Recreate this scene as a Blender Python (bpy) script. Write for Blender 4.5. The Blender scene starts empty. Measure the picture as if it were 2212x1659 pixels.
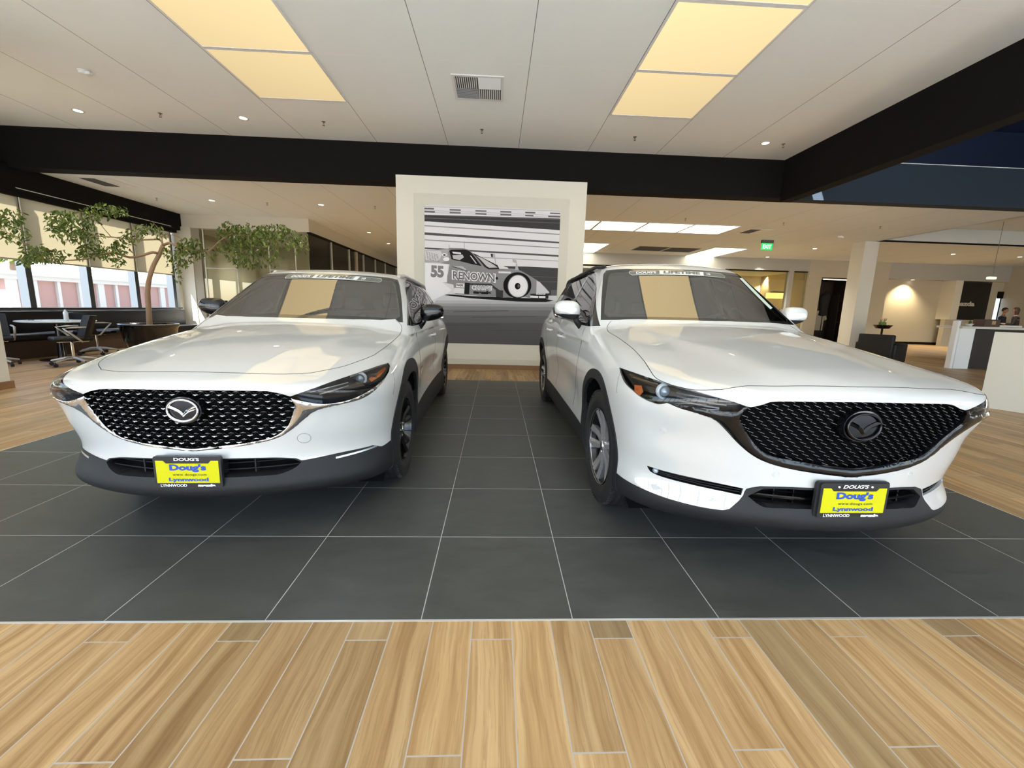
import bpy, bmesh, math, random
import numpy as np
from mathutils import Vector, Matrix
random.seed(7); np.random.seed(7)
SC = bpy.context.scene
PI = math.pi
# ---------------------------------------------------------------- camera
CAM_H, PITCH, YAW, ROLL = 1.24358, 0.156607648, 0.041994282, 0.027690590
cd = bpy.data.cameras.new('camera'); cam = bpy.data.objects.new('camera', cd); SC.collection.objects.link(cam)
cd.sensor_fit = 'HORIZONTAL'; cd.sensor_width = 36.0; cd.lens = 850.0/2212*36.0
cd.shift_y = (798.483-829.5)/2212; cd.clip_start = .05; cd.clip_end = 300
def _cam():
    cy, sy = math.cos(YAW), math.sin(YAW)
    f = Vector((sy*math.cos(PITCH), cy*math.cos(PITCH), -math.sin(PITCH)))
    rt = Vector((cy, -sy, 0)); up = rt.cross(f)
    cr, sr = math.cos(ROLL), math.sin(ROLL)
    r2 = cr*rt+sr*up; u2 = -sr*rt+cr*up
    m = Matrix((r2, u2, -f)).transposed().to_4x4(); m.translation = (0, 0, CAM_H)
    cam.matrix_world = m
_cam(); SC.camera = cam
SC.view_settings.view_transform = 'Standard'; SC.view_settings.look = 'None'
SC.view_settings.gamma = 1.0; SC.view_settings.use_curve_mapping = False
SC.view_settings.exposure = 0.78
# ---------------------------------------------------------------- world and sun
W = bpy.data.worlds.new('world'); SC.world = W; W.use_nodes = True
_n = W.node_tree.nodes; _b = _n['Background']
_s = _n.new('ShaderNodeTexSky'); _s.sky_type = 'NISHITA'; _s.sun_elevation = math.radians(48); _s.sun_rotation = math.radians(200)
_s.sun_disc = False; _s.sun_intensity = 1.0
_h = _n.new('ShaderNodeHueSaturation'); _h.inputs['Saturation'].default_value = .9
W.node_tree.links.new(_s.outputs[0], _h.inputs['Color']); W.node_tree.links.new(_h.outputs[0], _b.inputs[0]); _b.inputs[1].default_value = .42
def sun(name, d, e, col=(1, 1, 1), ang=.6):
    l = bpy.data.lights.new(name, 'SUN'); l.energy = e; l.color = col; l.angle = math.radians(ang)
    o = bpy.data.objects.new(name, l); SC.collection.objects.link(o)
    o.rotation_euler = Vector(d).to_track_quat('-Z', 'Y').to_euler(); return o
sun('sun', (.35, .50, -.79), 32.0, (1, .99, .98))
def area(name, loc, d, sx, sy, e, col=(1, 1, 1)):
    l = bpy.data.lights.new(name, 'AREA'); l.shape = 'RECTANGLE'; l.size = sx; l.size_y = sy; l.energy = e; l.color = col
    o = bpy.data.objects.new(name, l); SC.collection.objects.link(o); o.location = loc
    o.rotation_euler = Vector(d).to_track_quat('-Z', 'Y').to_euler(); return o
# ---------------------------------------------------------------- object helpers
def link(o): SC.collection.objects.link(o); return o
def tag(o, label=None, cat=None, group=None, kind=None):
    if label: o['label'] = label
    if cat: o['category'] = cat
    if group: o['group'] = group
    if kind: o['kind'] = kind
    return o
def empty(name, loc=(0, 0, 0), rz=0, label=None, cat=None, group=None):
    o = link(bpy.data.objects.new(name, None)); o.location = loc; o.rotation_euler = (0, 0, rz); o.empty_display_size = .1
    return tag(o, label, cat, group)
def mobj(name, verts, faces, mat=None, parent=None, smooth=False, mats=None, fm=None):
    me = bpy.data.meshes.new(name); me.from_pydata([tuple(map(float, v)) for v in verts], [], [tuple(map(int, f)) for f in faces]); me.update()
    for m in (mats or ([mat] if mat else [])): me.materials.append(m)
    if fm is not None:
        for p, i in zip(me.polygons, fm): p.material_index = i
    if smooth: me.polygons.foreach_set('use_smooth', [True]*len(me.polygons))
    o = link(bpy.data.objects.new(name, me))
    if parent: o.parent = parent
    return o
class MB:
    """mesh builder: collects shapes that belong to ONE part"""
    def __init__(s): s.v = []; s.f = []; s.m = []; s.cur = 0
    def add(s, v, f):
        n = len(s.v); s.v += [tuple(p) for p in v]; s.f += [tuple(i+n for i in q) for q in f]; s.m += [s.cur]*len(f); return s
    def box(s, a, b, rot=None, loc=None):
        v = [(x, y, z) for z in (a[2], b[2]) for y in (a[1], b[1]) for x in (a[0], b[0])]
        if rot is not None: v = [tuple(rot @ Vector(p)+(Vector(loc) if loc is not None else Vector())) for p in v]
        return s.add(v, [(0, 2, 3, 1), (4, 5, 7, 6), (0, 1, 5, 4), (2, 6, 7, 3), (0, 4, 6, 2), (1, 3, 7, 5)])
    def rbox(s, a, b, r=.01, rot=None, loc=None, n=2):
        bm = bmesh.new(); bmesh.ops.create_cube(bm, size=1)
        c = [(a[i]+b[i])/2 for i in range(3)]; d = [b[i]-a[i] for i in range(3)]
        for v in bm.verts: v.co = Vector([c[i]+v.co[i]*d[i] for i in range(3)])
        r = min(r, min(d)*.49)
        bmesh.ops.bevel(bm, geom=list(bm.edges), offset=r, segments=n, affect='EDGES', profile=.5)
        return s.bm(bm, rot, loc)
    def bm(s, bm, rot=None, loc=None):
        bm.verts.index_update(); M = (Matrix.Translation(loc) if loc is not None else Matrix()) @ (rot.to_4x4() if rot is not None else Matrix())
        s.add([tuple(M @ v.co) for v in bm.verts], [[v.index for v in f.verts] for f in bm.faces]); bm.free(); return s
    def tube(s, pts, r, n=10, cap=True, closed=False):
        pts = [Vector(p) for p in pts]; m = len(pts)
        R = [float(k) for k in r] if hasattr(r, '__len__') else [float(r)]*m
        T = [(pts[(i+1) % m]-pts[(i-1) % m] if closed else pts[min(i+1, m-1)]-pts[max(i-1, 0)]).normalized() for i in range(m)]
        u = T[0].orthogonal().normalized(); v = []
        for i in range(m):
            u = (u-T[i]*u.dot(T[i])); u = u.normalized() if u.length > 1e-6 else T[i].orthogonal().normalized()
            w = T[i].cross(u)
            v += [pts[i]+R[i]*(math.cos(2*PI*k/n)*u+math.sin(2*PI*k/n)*w) for k in range(n)]
        f = []
        for i in range(m if closed else m-1):
            j = (i+1) % m
            for k in range(n): f.append((i*n+k, i*n+(k+1) % n, j*n+(k+1) % n, j*n+k))
        if cap and not closed: f += [tuple(range(n))[::-1], tuple(range((m-1)*n, m*n))]
        return s.add(v, f)
    def lathe(s, prof, n=48, axis='z', c=(0, 0, 0), close=False):
        v = []; m = len(prof)
        for k in range(n):
            a = 2*PI*k/n
            for r, h in prof:
                p = (r*math.cos(a), r*math.sin(a), h)
                if axis == 'x': p = (h, r*math.cos(a), r*math.sin(a))
                if axis == 'y': p = (r*math.cos(a), h, r*math.sin(a))
                v.append((p[0]+c[0], p[1]+c[1], p[2]+c[2]))
        f = []
        for k in range(n):
            j = (k+1) % n
            for i in range(m if close else m-1):
                i2 = (i+1) % m
                f.append((k*m+i, k*m+i2, j*m+i2, j*m+i))
        return s.add(v, f)
    def prism(s, poly, a, b, axis='y'):
        """extrude a 2D polygon along an axis from a to b"""
        def P(p, h): return {'y': (p[0], h, p[1]), 'x': (h, p[0], p[1]), 'z': (p[0], p[1], h)}[axis]
        n = len(poly); v = [P(p, a) for p in poly]+[P(p, b) for p in poly]
        return s.add(v, [tuple(range(n)), tuple(range(2*n-1, n-1, -1))]+[(i, (i+1) % n, n+(i+1) % n, n+i)[::-1] for i in range(n)])
    def build(s, name, mat=None, parent=None, smooth=False, mats=None, auto=None, fix=True):
        o = mobj(name, s.v, s.f, mat, parent, smooth, mats, s.m if mats else None)
        if fix:
            b = bmesh.new(); b.from_mesh(o.data); bmesh.ops.recalc_face_normals(b, faces=b.faces); b.to_mesh(o.data); b.free()
        if auto is not None:
            o.data.polygons.foreach_set('use_smooth', [True]*len(o.data.polygons))
            me = o.data; b = bmesh.new(); b.from_mesh(me); ca = math.cos(math.radians(auto))
            for e in b.edges:
                if len(e.link_faces) == 2 and e.link_faces[0].normal.dot(e.link_faces[1].normal) < ca: e.smooth = False
            b.to_mesh(me); b.free()
        return o
def copy_tree(o, parent=None):
    c = o.copy(); SC.collection.objects.link(c)
    if parent: c.parent = parent
    for ch in list(o.children): copy_tree(ch, c)
    return c
# ---------------------------------------------------------------- materials
MATS = {}
def mat(name, col=(.5, .5, .5), rough=.5, metal=0, coat=0, emit=None, es=1, spec=.5, bump=0, bscale=200, coat_r=.03, ior=None, sheen=0):
    if name in MATS: return MATS[name]
    m = bpy.data.materials.new(name); m.use_nodes = True; nt = m.node_tree; b = nt.nodes['Principled BSDF']
    b.inputs['Base Color'].default_value = (*col, 1); b.inputs['Roughness'].default_value = rough; b.inputs['Metallic'].default_value = metal
    b.inputs['Coat Weight'].default_value = coat; b.inputs['Coat Roughness'].default_value = coat_r; b.inputs['Specular IOR Level'].default_value = spec
    if ior: b.inputs['IOR'].default_value = ior
    if emit: b.inputs['Emission Color'].default_value = (*emit, 1); b.inputs['Emission Strength'].default_value = es
    # slight procedural variation on every surface
    tc = nt.nodes.new('ShaderNodeTexCoord'); no = nt.nodes.new('ShaderNodeTexNoise'); no.inputs['Scale'].default_value = bscale
    nt.links.new(tc.outputs['Object'], no.inputs['Vector'])
    if bump:
        bp_ = nt.nodes.new('ShaderNodeBump'); bp_.inputs['Strength'].default_value = bump; bp_.inputs['Distance'].default_value = .002
        nt.links.new(no.outputs[0], bp_.inputs['Height']); nt.links.new(bp_.outputs[0], b.inputs['Normal'])
    else:
        mr = nt.nodes.new('ShaderNodeMapRange'); mr.inputs['To Min'].default_value = max(0, rough*.94); mr.inputs['To Max'].default_value = min(1, rough*1.06)
        nt.links.new(no.outputs[0], mr.inputs['Value']); nt.links.new(mr.outputs[0], b.inputs['Roughness'])
    MATS[name] = m; return m
def glass(name, tint=(.8, .85, .8), ior=1.5, rough=0.0, refl=(1, 1, 1), gain=1.0):
    if name in MATS: return MATS[name]
    m = bpy.data.materials.new(name); m.use_nodes = True; nt = m.node_tree; nt.nodes.clear()
    o = nt.nodes.new('ShaderNodeOutputMaterial'); mx = nt.nodes.new('ShaderNodeMixShader'); t = nt.nodes.new('ShaderNodeBsdfTransparent')
    g = nt.nodes.new('ShaderNodeBsdfGlossy'); fr = nt.nodes.new('ShaderNodeFresnel'); fr.inputs[0].default_value = ior
    t.inputs[0].default_value = (*tint, 1); g.inputs[0].default_value = (*refl, 1); g.inputs[1].default_value = rough
    geo = nt.nodes.new('ShaderNodeNewGeometry'); sw = nt.nodes.new('ShaderNodeMath'); sw.operation = 'MULTIPLY_ADD'   # same fresnel from both sides
    nt.links.new(fr.outputs[0], mx.inputs[0])
    iv = nt.nodes.new('ShaderNodeMath'); iv.operation = 'MULTIPLY_ADD'; iv.inputs[1].default_value = 1/ior-ior; iv.inputs[2].default_value = ior
    nt.links.new(geo.outputs['Backfacing'], iv.inputs[0]); nt.nodes.remove(sw)
    iv.inputs[1].default_value = 0.0
    nt.links.new(iv.outputs[0], fr.inputs[0])
    nt.links.new(t.outputs[0], mx.inputs[1]); nt.links.new(g.outputs[0], mx.inputs[2]); nt.links.new(mx.outputs[0], o.inputs[0])
    MATS[name] = m; return m
def emis(name, col, st):
    if name in MATS: return MATS[name]
    m = bpy.data.materials.new(name); m.use_nodes = True; nt = m.node_tree; nt.nodes.clear()
    o = nt.nodes.new('ShaderNodeOutputMaterial'); e = nt.nodes.new('ShaderNodeEmission'); e.inputs[0].default_value = (*col, 1); e.inputs[1].default_value = st
    nt.links.new(e.outputs[0], o.inputs[0]); MATS[name] = m; return m
paint = mat('pearl white paint', (.62, .63, .62), .45, 0, 1, bscale=900, coat_r=.008)
for _m in (paint,): _m.node_tree.nodes['Principled BSDF'].inputs['Coat IOR'].default_value = 2.35; _m.node_tree.nodes['Principled BSDF'].inputs['Specular IOR Level'].default_value = .15
blackgloss = mat('gloss black plastic', (.004, .004, .005), .2, 0, .6, coat_r=.02, spec=.25)
blackmatte = mat('black textured plastic', (.018, .019, .021), .5, spec=.3, bump=.25, bscale=900)
cladding = mat('charcoal cladding', (.017, .018, .020), .55, spec=.3, bump=.25, bscale=900)
chrome = mat('chrome', (.85, .85, .86), .06, 1)
darkchrome = mat('dark chrome', (.34, .34, .36), .10, 1)
blackchrome = mat('black chrome', (.045, .045, .048), .14, 1)
silver = mat('satin silver', (.62, .62, .63), .25, 1)
rubber = mat('tyre rubber', (.016, .016, .017), .62, bump=.3, bscale=300)
void = mat('wheel well black', (.004, .004, .004), .95, spec=.05)
gapm = mat('panel gap shadow line', (.03, .03, .032), .8)
wsglass = glass('windscreen glass', (.66, .74, .64), 2.9)
tintglass = glass('dark tinted side glass', (.13, .15, .14), 1.7)
lensglass = glass('headlamp lens', (.93, .95, .97), 1.45)
clearglass = glass('clear partition glass', (.90, .94, .91), 1.5)
frit = mat('black frit border', (.010, .011, .010), .12, 0, 1)
cabin = mat('cabin trim charcoal', (.030, .033, .030), .75)
cabinlight = mat('cabin pillar trim grey', (.36, .42, .37), .8)
seatmat = mat('seat leather', (.16, .18, .165), .55, bump=.2, bscale=80)
amber = mat('amber reflector', (.55, .12, .015), .15, 0, 1)
yellow = mat('yellow plate', (.58, .56, .010), .55, spec=.15)
blue = mat('blue lettering', (.02, .07, .42), .45)
blackink = mat('black lettering', (.01, .01, .01), .5)
whiteink = mat('white lettering', (.85, .87, .9), .45)
# ---------------------------------------------------------------- car body shapes (implicit surfaces)
class Sp:
    """natural cubic spline, linear outside"""
    def __init__(s, xs, ys):
        x = np.array(xs, float); y = np.array(ys, float); n = len(x); h = np.diff(x)
        A = np.eye(n); r = np.zeros(n)
        for i in range(1, n-1):
            A[i, i-1] = h[i-1]; A[i, i] = 2*(h[i-1]+h[i]); A[i, i+1] = h[i]
            r[i] = 6*((y[i+1]-y[i])/h[i]-(y[i]-y[i-1])/h[i-1])
        s.x, s.y, s.h, s.m = x, y, h, np.linalg.solve(A, r)
        s.d0 = (y[1]-y[0])/h[0]-h[0]*s.m[1]/6; s.d1 = (y[-1]-y[-2])/h[-1]+h[-1]*s.m[-2]/6
    def __call__(s, t):
        t = np.asarray(t, float); tc = np.clip(t, s.x[0], s.x[-1])
        i = np.clip(np.searchsorted(s.x, tc)-1, 0, len(s.h)-1)
        h = s.h[i]; a = (s.x[i+1]-tc)/h; b = 1-a
        v = a*s.y[i]+b*s.y[i+1]+((a**3-a)*s.m[i]+(b**3-b)*s.m[i+1])*h*h/6
        return v+np.where(t < s.x[0], (t-s.x[0])*s.d0, 0)+np.where(t > s.x[-1], (t-s.x[-1])*s.d1, 0)
def smax(a, b, k):
    h = np.clip(k-np.abs(a-b), 0, None)/k
    return np.maximum(a, b)+h*h*h*k/6
def smin(a, b, k): return -smax(-a, -b, k)
def gau(t, w): return np.exp(-(t/w)**2)

def spec_big():
    s = dict(name='big')
    s['yc'] = Sp([.2, .27, .33, .40, .47, .56, .66, .78, .87, .92, 1.0], [-.78, -.865, -.900, -.885, -.872, -.866, -.868, -.876, -.885, -.885, -.87])
    s['sw'] = Sp([.2, .3, .42, .55, .68, .8, .9], [.36, .38, .42, .34, .27, .15, .11])
    s['sc'] = Sp([.2, .5, .7, .9], [.9, .9, 1.6, 4.])
    s['hood'] = Sp([-1.0, -.88, -.8, -.6, -.3, 0, .3, .5, .8, 1.6, 2.6, 3.4], [.80, .908, .945, .990, 1.042, 1.090, 1.135, 1.16, 1.165, 1.17, 1.18, 1.17])
    s['W'] = Sp([.15, .3, .5, .7, .85, 1.0, 1.1, 1.25], [.875, .895, .895, .915, .915, .892, .868, .82])
    s['Wy'] = Sp([-.9, -.5, 0, .6, 1.5, 2.4, 2.85, 3.4, 3.9], [-.09, -.01, 0.005, -.005, -.01, -.0, .005, -.04, -.15])
    s['ws'] = (.385, 1.165, 1.42, .27)
    s['roof'] = Sp([.6, 1.0, 1.4, 2.0, 2.6, 3.2, 3.8], [1.607, 1.658, 1.684, 1.694, 1.680, 1.630, 1.53])
    s['g'] = (.862, 1.10, .42)
    s['rear'] = (3.72, 3.42)
    s['bot'] = Sp([-1, -.8, -.5, 0, 3, 3.8], [.31, .255, .235, .22, .22, .35])
    s['drop'] = (.07, .62)
    return s
def spec_small():
    s = dict(name='small')
    s['yc'] = Sp([.2, .25, .30, .36, .43, .52, .62, .72, .80, .86, .95], [-.78, -.865, -.900, -.888, -.870, -.862, -.872, -.882, -.888, -.885, -.86])
    s['sw'] = Sp([.2, .3, .42, .55, .68, .8, .9], [.36, .38, .42, .34, .27, .15, .11])
    s['sc'] = Sp([.2, .5, .7, .9], [.9, .9, 1.6, 4.])
    s['hood'] = Sp([-1.0, -.88, -.8, -.66, -.4, 0, .3, .5, .8, 1.6, 2.6, 3.4], [.74, .838, .868, .905, .968, 1.035, 1.073, 1.092, 1.10, 1.11, 1.13, 1.12])
    s['W'] = Sp([.15, .3, .45, .6, .78, .92, 1.02, 1.15], [.86, .88, .872, .882, .893, .880, .858, .81])
    s['Wy'] = Sp([-.9, -.5, 0, .6, 1.3, 2.2, 2.75, 3.2, 3.7], [-.09, -.012, 0.008, -.008, -.02, -.0, .01, -.05, -.16])
    s['ws'] = (.30, 1.09, 1.62, .28)
    s['roof'] = Sp([.6, 1.0, 1.4, 2.0, 2.6, 3.1, 3.6], [1.490, 1.540, 1.565, 1.570, 1.545, 1.485, 1.39])
    s['g'] = (.848, 1.03, .44)
    s['rear'] = (3.52, 3.2)
    s['bot'] = Sp([-1, -.8, -.5, 0, 3, 3.6], [.27, .225, .21, .20, .21, .33])
    s['drop'] = (.09, .58)
    return s
def body_parts(s, x, y, z):
    X = np.abs(x)
    yf = s['yc'](z)+s['sw'](z)*X*X+s['sc'](z)*np.clip(X-.48, 0, None)**3
    front = (yf-y)
    d, x0 = s['drop']
    cr = s.get('crease', .012)
    zt = s['hood'](y)-d*X*X-.35*np.clip(X-x0, 0, None)**2*np.clip((.6-y)/.8, 0, 1)
    # raised centre of the bonnet between two soft creases running back to the screen pillars
    xc = .30+.30*np.clip((y+.85)/1.3, 0, 1.2)
    zt = zt+cr*(1-1/(1+np.exp(-(X-xc)/.03)))*np.clip((y+.9)/.25, 0, 1)*np.clip((1.0-y)/.3, 0, 1)
    top = (z-zt)*.98
    hw = s['W'](z)+s['Wy'](y)+s.get('flare', .012)*(gau(y, .42)+gau(y-s['wb'], .42))*gau(z-.62, .3)
    # scooped door flank
    hw = hw-.03*gau(z-.62, .13)*np.clip(1-((y-s['wb']/2-.05)/.85)**2, 0, 1)**1
    side = X-hw
    rear = y-(s['rear'][0]-.25*X*X-.35*np.clip(z-.8, 0, None))
    bot = s['bot'](y)-z
    return front, top, side, rear, bot
def green_parts(s, x, y, z):
    X = np.abs(x)
    y0, z0, sl, q = s['ws']
    wsf = (y0+(z-z0)*sl+q*X*X-.22*(z-z0)**2-y)/math.sqrt(1+sl*sl)
    roof = (z-(s['roof'](y)-.095*X*X))
    a, zb, g = s['g']
    sg = (X-(a-g*(z-zb)-.022*np.clip(y-1.6, 0, None)**2-.05*np.clip(.9-y, 0, None)**2-.12*(z-zb)**2))*.92
    rg = (y-(s['rear'][1]+.1-1.1*(z-1.2)-.2*X*X))/1.5
    return wsf, roof, sg, rg
def body_F(s, P):
    x, y, z = P[..., 0], P[..., 1], P[..., 2]
    f, t, sd, r, b = body_parts(s, x, y, z)
    X = np.abs(x)
    kf = .05+.14*np.clip((X-.45)/.35, 0, 1)
    lo = smax(f, t, kf)
    lo = smax(lo, sd, .17)
    lo = smax(lo, r, .2); lo = smax(lo, b, .06)
    w, ro, sg, rg = green_parts(s, x, y, z)
    g = smax(w, sg, .10); g = smax(g, rg, .12); g = smax(g, ro, .11)
    g = smax(g, 1.0-z, .02)
    return smin(lo, g, .018)
BIG = spec_big(); BIG['wb'] = 2.84
SMALL = spec_small(); SMALL['wb'] = 2.74
def body_grad(s, P, e=.0015):
    g = np.zeros_like(P)
    for i in range(3):
        d = np.zeros(3); d[i] = e
        g[..., i] = (body_F(s, P+d)-body_F(s, P-d))/(2*e)
    return g
def surf_y(s, x, z, y0=-1.1, y1=.5):
    """front surface: first y where the ray along +y enters the body"""
    x = np.asarray(x, float); z = np.asarray(z, float)
    a = np.full(x.shape, y0); n = 60; st = (y1-y0)/n; hit = np.full(x.shape, y1); done = np.zeros(x.shape, bool)
    for i in range(n):
        yy = y0+st*(i+1)
        v = body_F(s, np.stack([x, np.full(x.shape, yy), z], -1))
        new = (v < 0) & ~done
        hit[new] = yy; done |= new
    lo = hit-st; hi = hit.copy()
    for _ in range(14):
        m = (lo+hi)/2; v = body_F(s, np.stack([x, m, z], -1)) < 0
        hi = np.where(v, m, hi); lo = np.where(v, lo, m)
    return (lo+hi)/2
# ---------------------------------------------------------------- car builder
def lap_nets(s, lo, hi, h):
    nx = int((hi[0])/h)+2; xs = (np.arange(nx)-.5)*h
    ys = np.arange(lo[1], hi[1], h); zs = np.arange(lo[2], hi[2], h)
    V = np.empty((nx, len(ys), len(zs)), np.float32)
    Y, Z = np.meshgrid(ys, zs, indexing='ij')
    for i, x in enumerate(xs): V[i] = body_F(s, np.stack([np.full(Y.shape, x), Y, Z], -1))
    I = V < 0
    c = [I[a:nx-1+a, b:len(ys)-1+b, d:len(zs)-1+d] for a in (0, 1) for b in (0, 1) for d in (0, 1)]
    cnt = sum(q.astype(np.int8) for q in c); act = (cnt > 0) & (cnt < 8)
    idx = -np.ones(act.shape, int); idx[act] = np.arange(act.sum())
    ii, jj, kk = np.nonzero(act)
    P = np.stack([xs[ii]+h/2, ys[jj]+h/2, zs[kk]+h/2], -1)
    seam = ii == 0
    Q = []
    A, B, C = V.shape
    def sl(d, o):  # cells around edge
        return o
    # x edges
    e = I[:-1] != I[1:]
    i, j, k = np.nonzero(e[:, 1:-1, 1:-1]); j += 1; k += 1
    fl = I[i, j, k]
    q = np.stack([idx[i, j-1, k-1], idx[i, j, k-1], idx[i, j, k], idx[i, j-1, k]], -1); q[~fl] = q[~fl][:, ::-1]; Q.append(q)
    e = I[:, :-1] != I[:, 1:]
    i, j, k = np.nonzero(e[1:-1, :, 1:-1]); i += 1; k += 1
    fl = I[i, j, k]
    q = np.stack([idx[i-1, j, k-1], idx[i-1, j, k], idx[i, j, k], idx[i, j, k-1]], -1); q[~fl] = q[~fl][:, ::-1]; Q.append(q)
    e = I[:, :, :-1] != I[:, :, 1:]
    i, j, k = np.nonzero(e[1:-1, 1:-1]); i += 1; j += 1
    fl = I[i, j, k]
    q = np.stack([idx[i-1, j-1, k], idx[i, j-1, k], idx[i, j, k], idx[i-1, j, k]], -1); q[~fl] = q[~fl][:, ::-1]; Q.append(q)
    Q = np.concatenate(Q); Q = Q[(Q >= 0).all(1)]
    E = np.concatenate([Q[:, [0, 1]], Q[:, [1, 2]], Q[:, [2, 3]], Q[:, [3, 0]]])
    def proj(P, n):
        for _ in range(n):
            f = body_F(s, P); g = body_grad(s, P); g2 = (g*g).sum(1)
            st = (f/np.maximum(g2, .2))[:, None]*g; P = P-np.clip(st, -h, h); P[seam, 0] = 0
        return P
    P[seam, 0] = 0; P = proj(P, 2)
    for _ in range(3):
        S = np.zeros_like(P); c = np.zeros(len(P))
        np.add.at(S, E[:, 0], P[E[:, 1]]); np.add.at(S, E[:, 1], P[E[:, 0]])
        np.add.at(c, E[:, 0], 1); np.add.at(c, E[:, 1], 1)
        P = .5*P+.5*S/np.maximum(c, 1)[:, None]; P = proj(P, 1)
    P = proj(P, 2)
    return P, Q
def crom(chains, step=.015):
    """smooth chain(s) of 3D points (Catmull-Rom), corners between chains kept sharp"""
    out = []
    for ch in chains:
        p = [np.array(q, float) for q in ch]
        if len(p) == 2: n = max(1, int(np.linalg.norm(p[1]-p[0])/step)); seg = [p[0]+(p[1]-p[0])*t/n for t in range(n)]+[p[1]]
        else:
            e = [2*p[0]-p[1]]+p+[2*p[-1]-p[-2]]; seg = []
            for i in range(1, len(e)-2):
                a, b, c, d = e[i-1:i+3]; n = max(1, int(np.linalg.norm(c-b)/step))
                tb = (c-a)/2; tc = (d-b)/2; L = np.linalg.norm(c-b)
                for tt in (tb, tc):
                    l = np.linalg.norm(tt)
                    if l > L: tt *= L/l
                for t in range(n):
                    u = t/n; seg.append((2*u**3-3*u*u+1)*b+(u**3-2*u*u+u)*tb+(-2*u**3+3*u*u)*c+(u**3-u*u)*tc)
            seg.append(p[-1])
        if out and np.linalg.norm(out[-1]-seg[0]) < 1e-4: seg = seg[1:]
        out += seg
    return out
AX0 = .9
def param(mode, P):
    P = np.asarray(P, float)
    if mode == 'front': return np.stack([np.arctan2(P[..., 0], AX0-P[..., 1])*1.7, P[..., 2]], -1)
    if mode == 'top': return P[..., :2]
    if mode == 'side': return P[..., 1:]
    return P[..., [0, 2]]
def pdir(mode, P):
    return {'front': Vector((P[0], P[1]-AX0, 0)), 'top': Vector((0, 0, 1)), 'side': Vector((1, 0, 0)), 'y': Vector((0, 1, 0))}[mode]
def inpoly(pts, poly):
    x, y = pts[:, 0], pts[:, 1]; r = np.zeros(len(pts), bool); n = len(poly)
    for i in range(n):
        x1, y1 = poly[i]; x2, y2 = poly[(i+1) % n]
        if y1 == y2: continue
        c = ((y1 > y) != (y2 > y)) & (x < (x2-x1)*(y-y1)/(y2-y1)+x1); r ^= c
    return r
def plane_split(fs, P, n, eps=2e-5):
    d = {}; on = set(); es = set()
    for f in fs:
        for v in f.verts:
            if v not in d:
                d[v] = (v.co-P).dot(n)
                if abs(d[v]) <= eps: on.add(v)
        es.update(f.edges)
    for e in es:
        a, b = e.verts
        if a in on or b in on: continue
        da, db = d[a], d[b]
        if da*db < 0:
            ne, nv = bmesh.utils.edge_split(e, a, da/(da-db)); on.add(nv)
    out = []
    for f in fs:
        o = [v for v in f.verts if v in on]
        if len(o) == 2 and len(f.verts) > 3:
            if not any(set(e.verts) == set(o) for e in f.edges):
                try:
                    nf, _ = bmesh.utils.face_split(f, o[0], o[1]); out.append(nf)
                except ValueError: pass
        out.append(f)
    return out
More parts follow.
